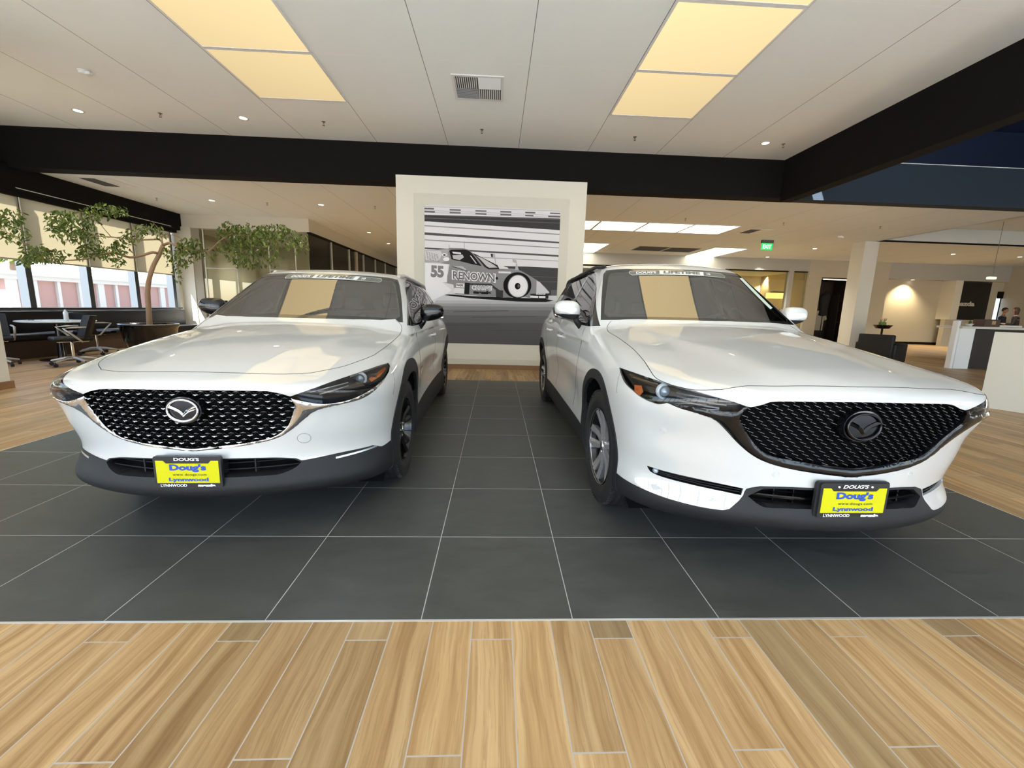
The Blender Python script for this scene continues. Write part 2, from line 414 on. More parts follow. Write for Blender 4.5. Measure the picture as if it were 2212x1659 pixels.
class Shell:
    def __init__(s, spec, h=.018):
        s.spec = spec
        P, Q = lap_nets(spec, (0, -1.0, .12), (1.02, spec['rear'][0]+.12, 1.80), h)
        s.bm = bmesh.new()
        vs = [s.bm.verts.new(p) for p in P]
        for q in Q:
            try: s.bm.faces.new([vs[i] for i in q])
            except ValueError: pass
        s.lay = s.bm.faces.layers.int.new('reg'); s.names = ['body']
        s.bm.normal_update()
        s.info = {f: (*f.calc_center_median(), *f.normal) for f in s.bm.faces}
    def cut(s, pts, mode, closed=True, where=None):
        pts = [np.array(p, float) for p in pts]
        if closed: pts = pts+[pts[0]]
        A = np.array(pts)
        pp = param(mode, A)
        FL = list(s.info); CN = np.array(list(s.info.values())); C = CN[:, :3]; cp = param(mode, C)
        lo, hi = pp.min(0)-.06, pp.max(0)+.06
        ok = ((cp > lo) & (cp < hi)).all(1)
        if where is not None: ok &= where(C, CN[:, 3:])
        near = np.zeros(len(C), bool); ci = np.nonzero(ok)[0]
        for i in range(len(pts)-1):
            a, b = pp[i], pp[i+1]; d = b-a; L = d@d
            t = np.clip(((cp[ci]-a)@d)/max(L, 1e-12), 0, 1); near[ci] |= np.linalg.norm(cp[ci]-(a+t[:, None]*d), axis=1) < .05
        cand = {FL[i]: cp[i] for i in np.nonzero(near)[0]}
        for i in range(len(pts)-1):
            P, Q = Vector(pts[i]), Vector(pts[i+1]); n = (Q-P).cross(pdir(mode, (P+Q)/2))
            if n.length < 1e-9: continue
            n.normalize(); a, b = pp[i], pp[i+1]; d = b-a; L = max(np.linalg.norm(d), 1e-9); d = d/L
            sel = []
            for f, c in cand.items():
                w = c-a; t = w@d
                if -.028 < t < L+.028 and abs(w[0]*d[1]-w[1]*d[0]) < .03: sel.append(f)
            if not sel: continue
            for f in sel: cand.pop(f); s.info.pop(f, None)
            nf = plane_split(sel, P, n)
            for f in nf: f.normal_update()
            cc = [tuple(f.calc_center_median()) for f in nf]
            c = param(mode, np.array(cc))
            for f, q, c3 in zip(nf, c, cc): cand[f] = q; s.info[f] = (*c3, *f.normal)
    def region(s, name, pts, mode, where=None, docut=True, over=None):
        if docut: s.cut(pts, mode, True, where)
        if name not in s.names: s.names.append(name)
        k = s.names.index(name)
        fs = list(s.info); CN = np.array(list(s.info.values())); C = CN[:, :3]
        ok = inpoly(param(mode, C), param(mode, np.array(pts)))
        if where is not None: ok &= where(C, CN[:, 3:])
        for i in np.nonzero(ok)[0]:
            if over is None or s.names[fs[i][s.lay]] in over: fs[i][s.lay] = k
    def piece(s, names, side=0, off=0, rim=0, push=None):
        """verts, faces, normals of named regions; side 1 right, -1 left, 0 both halves joined"""
        if isinstance(names, str): names = [names]
        ks = {s.names.index(n) for n in names if n in s.names}
        fs = [f for f in s.bm.faces if f[s.lay] in ks]
        if not fs: return None
        vm = {}; V = []; F = []
        for f in fs:
            q = []
            for v in f.verts:
                if v not in vm: vm[v] = len(V); V.append(v.co[:])
                q.append(vm[v])
            F.append(q)
        V = np.array(V); N = body_grad(s.spec, V); N /= np.linalg.norm(N, axis=1)[:, None]+1e-9
        seam = np.abs(V[:, 0]) < 1e-5; N[seam, 0] = 0
        if push is not None: V = V+push(V, N)
        V = V+N*off
        if rim:
            ec = {}
            for q in F:
                for a, b in zip(q, q[1:]+q[:1]): ec[(a, b)] = 1
            bd = [(a, b) for a, b in ec if (b, a) not in ec and not (seam[a] and seam[b])]
            iv = {}
            V2 = []; N2 = []
            for a, b in bd:
                for v in (a, b):
                    for lv in (0, 1):
                        if (v, lv) not in iv: iv[(v, lv)] = len(V)+len(V2); V2.append(V[v]-N[v]*(rim*lv)); N2.append(None)
            F2 = [[iv[(b, 0)], iv[(a, 0)], iv[(a, 1)], iv[(b, 1)]] for a, b in bd]
            V = np.concatenate([V, np.array(V2)]) if V2 else V; F = F+F2
            Nx = np.concatenate([N, np.zeros((len(V2), 3))]) if V2 else N
        else: Nx = N
        if side == 1: return V, F, Nx
        M = np.array([-1, 1, 1])
        Vm, Fm, Nm = V*M, [q[::-1] for q in F], Nx*M
        if side == -1: return Vm, Fm, Nm
        seamv = np.nonzero(np.abs(V[:, 0]) < 1e-5)[0]
        n = len(V); mp = {i+n: i for i in seamv}
        F2 = [[mp.get(i+n, i+n) for i in q] for q in Fm]
        return np.concatenate([V, Vm]), F+F2, np.concatenate([Nx, Nm])
    def obj(s, name, names, mat, parent, side=0, off=0, rim=0, push=None, flip=False):
        r = s.piece(names, side, off, rim, push)
        if r is None: print('EMPTY region', names); return None
        V, F, N = r
        if flip: F = [q[::-1] for q in F]; N = -N
        o = mobj(name, V, F, mat, parent, True)
        me = o.data
        nn = np.zeros((len(me.loops), 3)); li = np.array([l.vertex_index for l in me.loops]); nn = N[li]
        fn = np.zeros((len(me.loops), 3))
        for p in me.polygons:
            for l in p.loop_indices: fn[l] = p.normal
        z = np.linalg.norm(nn, axis=1) < .5; nn[z] = fn[z]
        me.normals_split_custom_set([tuple(v) for v in nn])
        return o
def lift_side(s, y, z):
    """outermost x of the body at (y, z)"""
    x = np.linspace(1.05, .2, 170); v = body_F(s, np.stack([x, np.full(170, y), np.full(170, z)], -1)); i = int(np.argmax(v < 0)); return float(x[i]) if v[i] < 0 else .8
def lift_top(s, x, y):
    z = np.linspace(1.75, .2, 310); v = body_F(s, np.stack([np.full(310, x), np.full(310, y), z], -1)); i = int(np.argmax(v < 0)); return float(z[i]) if v[i] < 0 else .3
def S3(s, yz): return [(lift_side(s, y, z), y, z) for y, z in yz]
def arch(cy, cz, rf, rt, rr, n=28, low=-.25):
    """wheel arch outline in (y, z): front radius, top radius, rear radius, straight below the axle"""
    pts = []
    for k in range(n+1):
        a = PI*k/n; c, t = math.cos(a), math.sin(a)
        pts.append((cy+(rr if c > 0 else rf)*abs(c)**.92*(1 if c > 0 else -1), cz+rt*t**.92))
    return [(cy+rr*.97, cz+low)]+pts+[(cy-rf*.97, cz+low)]
# ---------------------------------------------------------------- outlines of the two cars (car space: x half width, y back from the front axle, z up)
BIGD = dict(
 gtop=[[(0, -.883, .886), (.127, -.882, .885), (.268, -.876, .883), (.38, -.868, .88), (.415, -.865, .876)], [(.415, -.865, .876), (.458, -.859, .858), (.490, -.855, .850)]],
 gmesh=[[(.490, -.855, .850), (.512, -.847, .829), (.518, -.833, .784)], [(.518, -.833, .784), (.466, -.821, .719), (.42, -.819, .667), (.379, -.824, .636), (.33, -.831, .618), (.201, -.853, .600), (.086, -.863, .588), (0, -.866, .580)]],
 wingout=[[(.785, -.70, .826), (.742, -.749, .812), (.685, -.785, .801), (.631, -.805, .786), (.600, -.807, .768), (.570, -.805, .742), (.529, -.801, .704), (.485, -.801, .663), (.432, -.809, .622), (.383, -.819, .596), (.313, -.834, .575), (.195, -.853, .557), (0, -.866, .538)]],
 hlup=[[(.509, -.852, .853), (.562, -.841, .87), (.635, -.81, .886), (.7, -.759, .899), (.759, -.687, .908), (.812, -.583, .917), (.861, -.437, .926), (.888, -.30, .929)]],
 hllo=[[(.888, -.30, .929), (.898, -.37, .896), (.898, -.432, .868), (.883, -.517, .843), (.864, -.58, .824), (.829, -.646, .812), (.811, -.673, .812), (.785, -.70, .826)], [(.785, -.70, .826), (.769, -.724, .832), (.698, -.783, .828), (.597, -.827, .824), (.535, -.843, .826)], [(.535, -.843, .826), (.509, -.852, .853)]],
 slot=[[(.803, -.578, .468), (.744, -.633, .466), (.591, -.731, .462), (.436, -.796, .452)], [(.436, -.796, .452), (.443, -.798, .419)], [(.443, -.798, .419), (.55, -.751, .425), (.703, -.662, .430), (.756, -.619, .433), (.789, -.588, .443), (.803, -.578, .468)]],
 paintlo=[[(0, -.870, .489), (.173, -.859, .486), (.279, -.84, .482), (.373, -.817, .473)], [(.373, -.817, .473), (.425, -.801, .452), (.436, -.8, .420), (.451, -.8, .397), (.494, -.8, .353)], [(.494, -.8, .353), (.518, -.793, .343), (.594, -.759, .338), (.708, -.691, .340), (.8, -.608, .346), (.852, -.536, .350), (.894, -.40, .352)]],
 intake=[[(0, -.871, .480), (.267, -.843, .473), (.360, -.820, .463)], [(.360, -.820, .463), (.419, -.806, .42)], [(.419, -.806, .42), (.364, -.836, .383), (.267, -.859, .388), (0, -.884, .400)]],
 hood=[[(0, -.823, .94), (.308, -.812, .937), (.476, -.794, .931)], [(.476, -.794, .931), (.540, -.798, .920), (.594, -.800, .912), (.693, -.762, .902), (.760, -.690, .906)], [(.760, -.690, .906), (.800, -.595, .922), (.797, -.50, .95), (.780, -.38, .975), (.762, -.136, 1.024), (.765, .153, 1.068), (.775, .336, 1.094), (.745, .47, 1.134), (.70, .52, 1.16)]],
 fend=[(.884, -.34, .905), (.905, -.38, .800)],
 sens=[(.778, .680), (.318, .537)], cap=(.255, .60), cap_side=1,
 arch=((.02, .36, .425, .505, .47), (.02, .36, .375, .445, .41)), rarch=((2.84, .36, .44, .50, .45), (2.84, .36, .39, .435, .40)), sill=.36,
 win=[[(.62, 1.150), (.80, 1.285), (1.0, 1.40), (1.30, 1.535), (1.52, 1.595), (1.60, 1.60), (1.62, 1.165), (1.0, 1.145)],
      [(1.70, 1.17), (1.68, 1.60), (2.0, 1.618), (2.35, 1.603), (2.60, 1.57), (2.66, 1.22), (2.60, 1.185)],
      [(2.72, 1.225), (2.68, 1.555), (2.85, 1.52), (3.05, 1.44), (3.16, 1.34), (3.12, 1.30)]],
 belt=[(.50, 1.125), (.62, 1.115), (1.0, 1.118), (1.62, 1.135), (2.60, 1.16), (3.15, 1.27), (3.25, 1.345), (3.10, 1.465), (2.85, 1.555), (2.35, 1.632), (2.0, 1.645), (1.6, 1.63), (1.30, 1.565), (1.0, 1.44), (.78, 1.305)],
 door=[[(.70, 1.10), (.655, 1.0), (.66, .86), (.70, .74), (.82, .55), (.86, .42)], [(1.84, 1.12), (1.78, 1.0), (1.74, .86), (1.76, .62), (1.82, .42)], [(2.74, 1.12), (2.70, 1.0), (2.50, .90), (2.42, .80), (2.36, .64), (2.30, .42)]],
 handles=[(1.63, .965), (2.42, .985)],
 ws=[[(0, 1.185), (.40, 1.183), (.774, 1.168)], [(.774, 1.168), (.712, 1.354), (.635, 1.555), (.605, 1.590)], [(.605, 1.590), (.50, 1.600), (.25, 1.606), (0, 1.608)]],
 wsin=[[(0, 1.205), (.40, 1.203), (.715, 1.192)], [(.715, 1.192), (.735, 1.215), (.66, 1.41), (.612, 1.53)], [(.612, 1.53), (.59, 1.562), (.45, 1.575), (0, 1.582)]],
 wheel=(.36, .365, .235, .905), emb=(.0, .778, .115, .092))
SMALLD = dict(
 gtop=[[(0, -.886, .812), (.182, -.882, .811), (.305, -.874, .809), (.385, -.866, .806)], [(.385, -.866, .806), (.438, -.858, .793), (.480, -.848, .777)]],
 gmesh=[[(.480, -.848, .777), (.486, -.835, .742), (.488, -.826, .717)], [(.488, -.826, .717), (.457, -.813, .641), (.426, -.811, .595), (.368, -.818, .556), (.265, -.838, .534), (.141, -.855, .520), (0, -.862, .507)]],
 wingout=[[(.858, -.42, .838), (.856, -.535, .800), (.82, -.64, .754), (.772, -.694, .729), (.654, -.768, .709), (.600, -.785, .697), (.550, -.794, .672), (.505, -.798, .632), (.455, -.803, .590), (.400, -.812, .555), (.330, -.822, .533), (.200, -.847, .513), (0, -.862, .495)]],
 chromeup=[[(.858, -.42, .838), (.845, -.539, .803), (.800, -.662, .765), (.736, -.731, .738), (.670, -.764, .727), (.608, -.793, .727), (.539, -.824, .745), (.480, -.843, .766)]],
 hlup=[[(.480, -.848, .777), (.567, -.826, .809), (.65, -.744, .838), (.741, -.577, .863), (.806, -.434, .877), (.838, -.344, .880)], [(.838, -.344, .880), (.853, -.358, .868), (.858, -.42, .838)]],
 paintlo=[[(0, -.866, .457), (.137, -.858, .456), (.26, -.839, .452), (.379, -.809, .443), (.46, -.779, .428)], [(.46, -.779, .428), (.483, -.775, .414), (.66, -.684, .425), (.79, -.56, .424)], [(.79, -.56, .424), (.815, -.545, .412), (.835, -.521, .400), (.862, -.44, .408)]],
 intake=[[(0, -.866, .452), (.137, -.858, .451), (.26, -.839, .447), (.379, -.809, .438), (.45, -.779, .425)], [(.45, -.779, .425), (.483, -.778, .405)], [(.483, -.778, .405), (.461, -.794, .383), (.43, -.81, .369), (.384, -.83, .358), (.264, -.859, .361), (.142, -.878, .364), (0, -.886, .365)]],
 hood=[[(0, -.777, .88), (.251, -.77, .876), (.40, -.742, .872), (.52, -.700, .871)], [(.52, -.700, .871), (.638, -.580, .888), (.715, -.42, .912), (.748, -.32, .93)], [(.748, -.32, .93), (.765, -.15, .955), (.775, .095, .984), (.778, .33, 1.03), (.76, .44, 1.07), (.70, .49, 1.09)]],
 fend=[(.856, -.36, .868), (.880, -.44, .70)],
 sens=[], cap=(.502, .536), cap_side=1, refl=[(.632, .406), (.808, .419), (.812, .409), (.634, .396)],
 arch=((.02, .345, .455, .515, .49), (.02, .345, .375, .42, .40)), rarch=((2.74, .345, .48, .51, .46), (2.74, .345, .39, .415, .39)), sill=.40,
 win=[[(.60, 1.095), (.78, 1.21), (1.0, 1.32), (1.25, 1.42), (1.45, 1.468), (1.56, 1.475), (1.60, 1.12), (1.0, 1.10)],
      [(1.68, 1.125), (1.66, 1.478), (1.95, 1.482), (2.25, 1.462), (2.50, 1.42), (2.56, 1.18), (2.50, 1.15)],
      [(2.62, 1.19), (2.58, 1.405), (2.75, 1.36), (2.90, 1.29), (2.86, 1.26)]],
 belt=[(.48, 1.075), (.60, 1.065), (1.0, 1.07), (1.6, 1.09), (2.50, 1.12), (2.92, 1.20), (3.02, 1.275), (2.85, 1.37), (2.60, 1.435), (2.25, 1.492), (1.95, 1.512), (1.5, 1.505), (1.22, 1.452), (.98, 1.352), (.76, 1.238)],
 door=[[(.66, 1.05), (.60, .96), (.56, .86), (.58, .74), (.70, .58), (.76, .44)], [(1.80, 1.07), (1.74, .95), (1.70, .82), (1.72, .62), (1.76, .44)], [(2.66, 1.07), (2.62, .95), (2.42, .88), (2.30, .78), (2.26, .64), (2.20, .44)]],
 handles=[(1.58, .925), (2.36, .945)],
 ws=[[(0, 1.118), (.40, 1.116), (.764, 1.098)], [(.764, 1.098), (.702, 1.274), (.64, 1.42), (.607, 1.472)], [(.607, 1.472), (.52, 1.489), (.25, 1.499), (0, 1.502)]],
 wsin=[[(0, 1.142), (.40, 1.140), (.705, 1.126)], [(.705, 1.126), (.728, 1.145), (.66, 1.31), (.612, 1.42)], [(.612, 1.42), (.585, 1.452), (.45, 1.466), (0, 1.475)]],
 wheel=(.345, .348, .226, .885), emb=(.0, .712, .108, .086))
def fl(ch, step=.015): return crom(ch, step)
def on_front(s, xz): x = np.array([p[0] for p in xz]); z = np.array([p[1] for p in xz]); y = surf_y(s, x, z); return [(float(a), float(b), float(c)) for a, b, c in zip(x, y, z)]
def nfront(C, N): return (N[:, 1] < .35) & (C[:, 1] < .2)
def nside(C, N): return N[:, 0] > .25
def ntop(C, N): return (N[:, 2] > .12) & (C[:, 1] < 1.0)
def nws(C, N): return (N[:, 1] < -.1) & (C[:, 2] > 1.0) & (C[:, 1] > .2)
def cut_shell(s, D, big):
    sh = Shell(s)
    g = fl(D['gtop']); m = fl(D['gmesh']); w = fl(D['wingout']); up = fl(D['hlup']); pl = fl(D['paintlo']); ik = fl(D['intake']); hd = fl(D['hood'])
    ext = lambda z, y=-.9: (-.06, y, z)
    # bumper paint
    wr = (0, .9, 0)
    bump = [ext(hd[0][2])]+hd[:]
    k = min(range(len(hd)), key=lambda i: abs(hd[i][1]-(-.60 if big else -.50)))
    tipv = np.array(D['hlup'][0][-1]); fe = [np.array(p) for p in D['fend']]
    bump = [ext(hd[0][2])]+hd[:k+1]+crom([[hd[k], tuple((hd[k]+fe[0])/2+np.array([.012, -.02, .006])), tuple(fe[0])]])[1:]+crom([D['fend']])[1:]
    plr = pl[::-1]
    bump += [np.array((fe[1][0], -.33 if big else -.36, .55)), np.array((pl[-1][0], -.36, pl[-1][2]))]+plr+[ext(pl[0][2])]
    sh.region('front_bumper', bump, 'front', nfront)
    # skirt
    sk = [ext(pl[0][2])]+pl+[np.array((.9, -.28, pl[-1][2])), np.array((.9, -.28, .10)), ext(.10)]
    sh.region('skirt', sk, 'front', lambda C, N: C[:, 1] < -.25)
    # front wheel arch trim joins the skirt
    s_out = S3(s, arch(*D['arch'][0])); s_in = S3(s, arch(*D['arch'][1]))
    r_out = S3(s, arch(*D['rarch'][0])); r_in = S3(s, arch(*D['rarch'][1]))
    zs = D['sill']
    sill = S3(s, [(.2, zs-.02), (.60, zs), (1.4, zs+.005), (2.2, zs+.02), (2.6, zs+.02), (2.6, .12), (.2, .12)])
    sh.region('sill', sill, 'side', nside)
    rb = S3(s, [(3.2, .50), (3.9, .52), (3.9, .1), (3.2, .1)])
    sh.region('rear_skirt', rb, 'side', lambda C, N: C[:, 1] > 3.1)
    # doors
    ds = [crom([S3(s, d)], .02) for d in D['door']]
    bl = lambda y: (1.13 if big else 1.085)
    d1 = ds[0]+[(lift_side(s, *q), *q) for q in [(ds[1][-1][1], ds[1][-1][2])]]+ds[1][::-1][1:]
    top1 = [(.87, y, D['door'][0][0][1]) for y in ()]
    sh.region('front_door', d1, 'side', nside, over=['body'])
    d2 = ds[1]+ds[2][::-1]
    sh.region('rear_door', d2, 'side', nside, over=['body'])
    # glass house: black surround then panes
    b = crom([S3(s, D['belt']+[D['belt'][0]])], .025)[:-1]
    sh.region('surround', b, 'side', lambda C, N: (N[:, 0] > .25) & (C[:, 2] > 1.0))
    for i, wv in enumerate(D['win']):
        wv = S3(s, wv); sh.region('win%d' % i, wv, 'side', lambda C, N: (N[:, 0] > .25) & (C[:, 2] > 1.0))
    # windscreen
    for nm, key in (('frit', 'ws'), ('screen', 'wsin')):
        ch = [[(x, 0, z) for x, z in c] for c in D[key]]; q = fl(ch, .03)
        q = [np.array(p) for p in q]
        for p in q:
            zz = p[2]; ys = np.linspace(.2, 1.5, 261); v = body_F(s, np.stack([np.full(261, p[0]), ys, np.full(261, zz)], -1)); p[1] = ys[int(np.argmax(v < 0))]
        q = [np.array((-.06, q[0][1], q[0][2]))]+q+[np.array((-.06, q[-1][1], q[-1][2]))]
        sh.region(nm, q, 'y', nws)
    # bonnet
    cow = [np.array((.60, .50, 0)), np.array((.30, .43, 0)), np.array((0, .41, 0)), np.array((-.06, .41, 0))] if big else [np.array((.60, .44, 0)), np.array((.30, .36, 0)), np.array((0, .335, 0)), np.array((-.06, .335, 0))]
    sh.region('bonnet', [np.array((-.06, hd[0][1], hd[0][2]))]+hd+cow, 'top', ntop, over=['body', 'front_bumper', 'frit'])
    # lamps, grille
    hl = up+(fl(D['hllo'])[1:] if big else (fl(D['chromeup'])[1:]))
    if big:
        sh.region('wing', m[::-1][:1]*0+[ext(w[-1][2], w[-1][1])]+w[::-1]+hl_lower(D)+m[1:]+[ext(m[-1][2], m[-1][1])], 'front', nfront)
    else:
        cu = fl(D['chromeup'])
        sh.region('wing', [ext(w[-1][2], w[-1][1])]+w[::-1]+cu[1:]+m[1:]+[ext(m[-1][2], m[-1][1])], 'front', nfront)
    sh.region('lamp', hl, 'front', nfront)
    sh.region('grille', [ext(g[0][2])]+g+m[1:]+[ext(m[-1][2])], 'front', nfront)
    if big: sh.region('slot', fl(D['slot']), 'front', nfront)
    else:
        r = on_front(s, D['refl']); sh.region('refl', [np.array(p) for p in r], 'front', nfront)
    sh.region('intake', [ext(ik[0][2])]+ik+[ext(ik[-1][2])], 'front', nfront)
    # arches last
    sh.region('ftrim', s_out, 'side', lambda C, N: (C[:, 0] > .62) & (N[:, 0] > -.2), over=['body', 'front_bumper', 'skirt', 'sill', 'front_door'])
    sh.region('fhole', s_in, 'side', lambda C, N: (C[:, 0] > .50))
    sh.region('rtrim', r_out, 'side', lambda C, N: (C[:, 0] > .62), over=['body', 'rear_door', 'sill', 'rear_skirt'])
    sh.region('rhole', r_in, 'side', lambda C, N: (C[:, 0] > .50))
    return sh
def hl_lower(D):
    """from the outer end of the wing band back along the lamp's lower edge to the grille corner"""
    a = crom([D['hllo'][1]])[1:]; b = crom([D['hllo'][2]])[1:]
    return a+[np.array(p) for p in b]+[np.array(D['gmesh'][0][0])]
# ---------------------------------------------------------------- text
def text2d(txt, size, bold=0.0, shear=0.0, wscale=1.0, spacing=1.0, res=3):
    """flat 2D outline fill of a text, centred on the origin: verts (x, y), faces"""
    c = bpy.data.curves.new('lettering', 'FONT'); c.body = txt; c.size = size; c.offset = bold; c.shear = shear; c.align_x = 'CENTER'; c.resolution_u = res; c.space_character = spacing
    o = bpy.data.objects.new('lettering', c); SC.collection.objects.link(o)
    bpy.context.view_layer.update()
    me = o.evaluated_get(bpy.context.evaluated_depsgraph_get()).to_mesh()
    V = [(v.co.x*wscale, v.co.y) for v in me.vertices]; F = [list(p.vertices) for p in me.polygons]
    o.evaluated_get(bpy.context.evaluated_depsgraph_get()).to_mesh_clear()
    bpy.data.objects.remove(o); bpy.data.curves.remove(c)
    if V:
        A = np.array(V); cx = (A[:, 0].min()+A[:, 0].max())/2; V = [(x-cx, y) for x, y in V]
    return V, F
def fit_text(txt, width, height, bold=0.0, shear=0.0, spacing=1.0):
    """text scaled to an exact width and height, lower left ink corner at (-w/2, 0)"""
    V, F = text2d(txt, 1.0, bold, shear, 1, spacing); A = np.array(V); lo, hi = A.min(0), A.max(0)
    A = (A-lo)/(hi-lo)*np.array([width, height]); A[:, 0] -= width/2
    return [tuple(p) for p in A], F
def subdiv_tris(V, F, L):
    """split long edges of a flat mesh so that it can follow a curved surface"""
    bm = bmesh.new(); vs = [bm.verts.new((x, y, 0)) for x, y in V]
    for f in F:
        try: bm.faces.new([vs[i] for i in f])
        except ValueError: pass
    bmesh.ops.triangulate(bm, faces=bm.faces)
    for _ in range(5):
        es = [e for e in bm.edges if e.calc_length() > L]
        if not es: break
        bmesh.ops.subdivide_edges(bm, edges=es, cuts=1); bmesh.ops.triangulate(bm, faces=bm.faces)
    bm.verts.index_update(); r = [(v.co.x, v.co.y) for v in bm.verts], [[v.index for v in f.verts] for f in bm.faces]; bm.free(); return r
def rim_only(sh, name, region, mat_, parent, side, depth, dirv=None):
    V, F, N = sh.piece(region, 1)
    ec = {}
    for q in F:
        for a, b in zip(q, q[1:]+q[:1]): ec[(a, b)] = 1
    seam = np.abs(V[:, 0]) < 1e-5
    bd = [(a, b) for a, b in ec if (b, a) not in ec and not (seam[a] and seam[b])]
    vs = []; fs = []
    for a, b in bd:
        D = lambda i: V[i]+(np.array(dirv) if dirv is not None else -N[i])*depth
        n = len(vs); vs += [V[a], V[b], D(b), D(a)]; fs.append((n+1, n, n+3, n+2))
    M = np.array([-1, 1, 1]); 
    if side == 1: pass
    elif side == -1: vs = [v*M for v in vs]; fs = [f[::-1] for f in fs]
    else: n = len(vs); vs = vs+[v*M for v in vs]; fs = fs+[tuple(i+n for i in f[::-1]) for f in fs]
    return mobj(name, vs, fs, mat_, parent)
def pillow(V, F, N, H, w):
    ec = {}
    for q in F:
        for a, b in zip(q, q[1:]+q[:1]): ec[(a, b)] = 1
    seam = np.abs(V[:, 0]) < 1e-5
    bd = sorted({v for a, b in ec if (b, a) not in ec and not (seam[a] and seam[b]) for v in (a, b)})
    B = V[bd]; d = np.array([np.linalg.norm(B-p, axis=1).min() for p in V])
    return V+N*(H*(1-np.exp(-d/w)))[:, None]
# ---------------------------------------------------------------- wheels
def make_wheel(R, rim, width, style, parent, sgn):
    w = empty('wheel'); w.parent = parent
    h = width/2
    t = MB(); pr = [(rim+.006, -h*.84), (rim+.02, -h*.93), (rim+.06, -h), (R-.025, -h*.95), (R-.006, -h*.84)]
    for g in (-.62, -.22, .22, .62):
        pr += [(R, h*g*1.0-.009*1.3), (R-.008, h*g-.005), (R-.008, h*g+.005), (R, h*g+.009*1.3)]
    pr += [(R-.006, h*.84), (R-.025, h*.95), (R-.045, h*.985), (R-.047, h*.97), (rim+.06, h), (rim+.035, h*.985), (rim+.033, h*.965), (rim+.02, h*.93), (rim+.006, h*.84)]
    t.lathe(pr, 72, 'x')
    for k in range(72):   # shoulder tread blocks
        a = 2*PI*k/72; rot = Matrix.Rotation(a, 3, 'X')
        for s_ in (-1, 1):
            t.box((s_*h*.80-.012, -.0065, R-.012), (s_*h*.80+.012, .0065, R+.0015), rot)
    t.build('tire', rubber, w, auto=50)
    r = MB(); f = h*.84
    r.lathe([(rim+.006, f), (rim+.004, f+.006), (rim-.004, f+.004), (rim-.008, f-.01), (rim-.016, f-.03), (rim-.022, -f), (rim-.026, -f), (rim-.02, f-.032), (rim-.012, f-.012)], 72, 'x')
    r.build('rim_barrel', blackgloss, w, auto=40)
    if style == 'bright': r = MB(); r.lathe([(rim+.003, f+.0065), (rim-.003, f+.0055), (rim-.007, f-.006)], 72, 'x'); r.build('rim_lip', silver, w, smooth=True)
    d = MB(); d.lathe([(.0, .01), (.165, .01), (.165, -.012), (0, -.012)], 48, 'x'); d.lathe([(0, .03), (.085, .03), (.085, .01)], 32, 'x'); d.build('brake_disc', mat('brake disc steel', (.05, .05, .05), .5, .9), w, auto=40)
    s = MB(); x1 = f-.002
    n = 10
    for k in range(n):
        if style == 'bright': a0 = 2*PI*k/n; tw = .085*(1 if k % 2 else -1); wi, wo = .020, .030
        else: a0 = 2*PI*(k//2)/5+(.16 if k % 2 else -.16); tw = (-.06 if k % 2 else .06); wi, wo = .017, .024
        M = Matrix.Rotation(a0, 3, 'X')
        def P(x, y, z): return M @ Vector((x, y, z))
        r0, r1 = .045, rim-.010; ang = tw
        secs = []
        for q, rr in enumerate((r0, (r0+r1)/2, r1)):
            u = q/2; ww = wi+(wo-wi)*u; off = math.sin(ang*u)*rr*1.0; xx = x1-.022+.020*u-.012*math.sin(u*PI)
            ridge = .35*(1 if k % 2 else -1)*ww if style == 'bright' else 0
            secs.append([P(xx-.004, off-ww, rr), P(xx+.006, off+ridge, rr), P(xx-.004, off+ww, rr), P(xx-.035, off+ww*.8, rr), P(xx-.035, off-ww*.8, rr)])
        V = [p for sc in secs for p in sc]; F = []
        for q in range(2):
            for j in range(5): F.append((q*5+j, q*5+(j+1) % 5, (q+1)*5+(j+1) % 5, (q+1)*5+j))
        F += [(0, 1, 2, 3, 4), (14, 13, 12, 11, 10)]
        s.add(V, F)
    s.lathe([(0, x1-.012), (.030, x1-.012), (.034, x1-.018), (.060, x1-.024), (.066, x1-.05), (0, x1-.05)], 40, 'x')
    s.build('spokes', mat('bright machined alloy', (.62, .62, .64), .22, .75) if style == 'bright' else blackgloss, w, auto=30)
    l = MB()
    for k in range(5):
        a = 2*PI*(k+.5)/5; l.lathe([(0, .016), (.008, .016), (.010, 0), (0, 0)], 6, 'x', (x1-.030, .048*math.cos(a), .048*math.sin(a)))
    l.build('lug_nuts', silver, w, auto=30)
    c = MB(); c.lathe([(0, x1-.006), (.018, x1-.007), (.026, x1-.010), (.027, x1-.014)], 32, 'x'); c.build('center_cap', silver if style == 'bright' else chrome, w, auto=40)
    if sgn < 0: w.rotation_euler = (0, 0, PI)
    return w
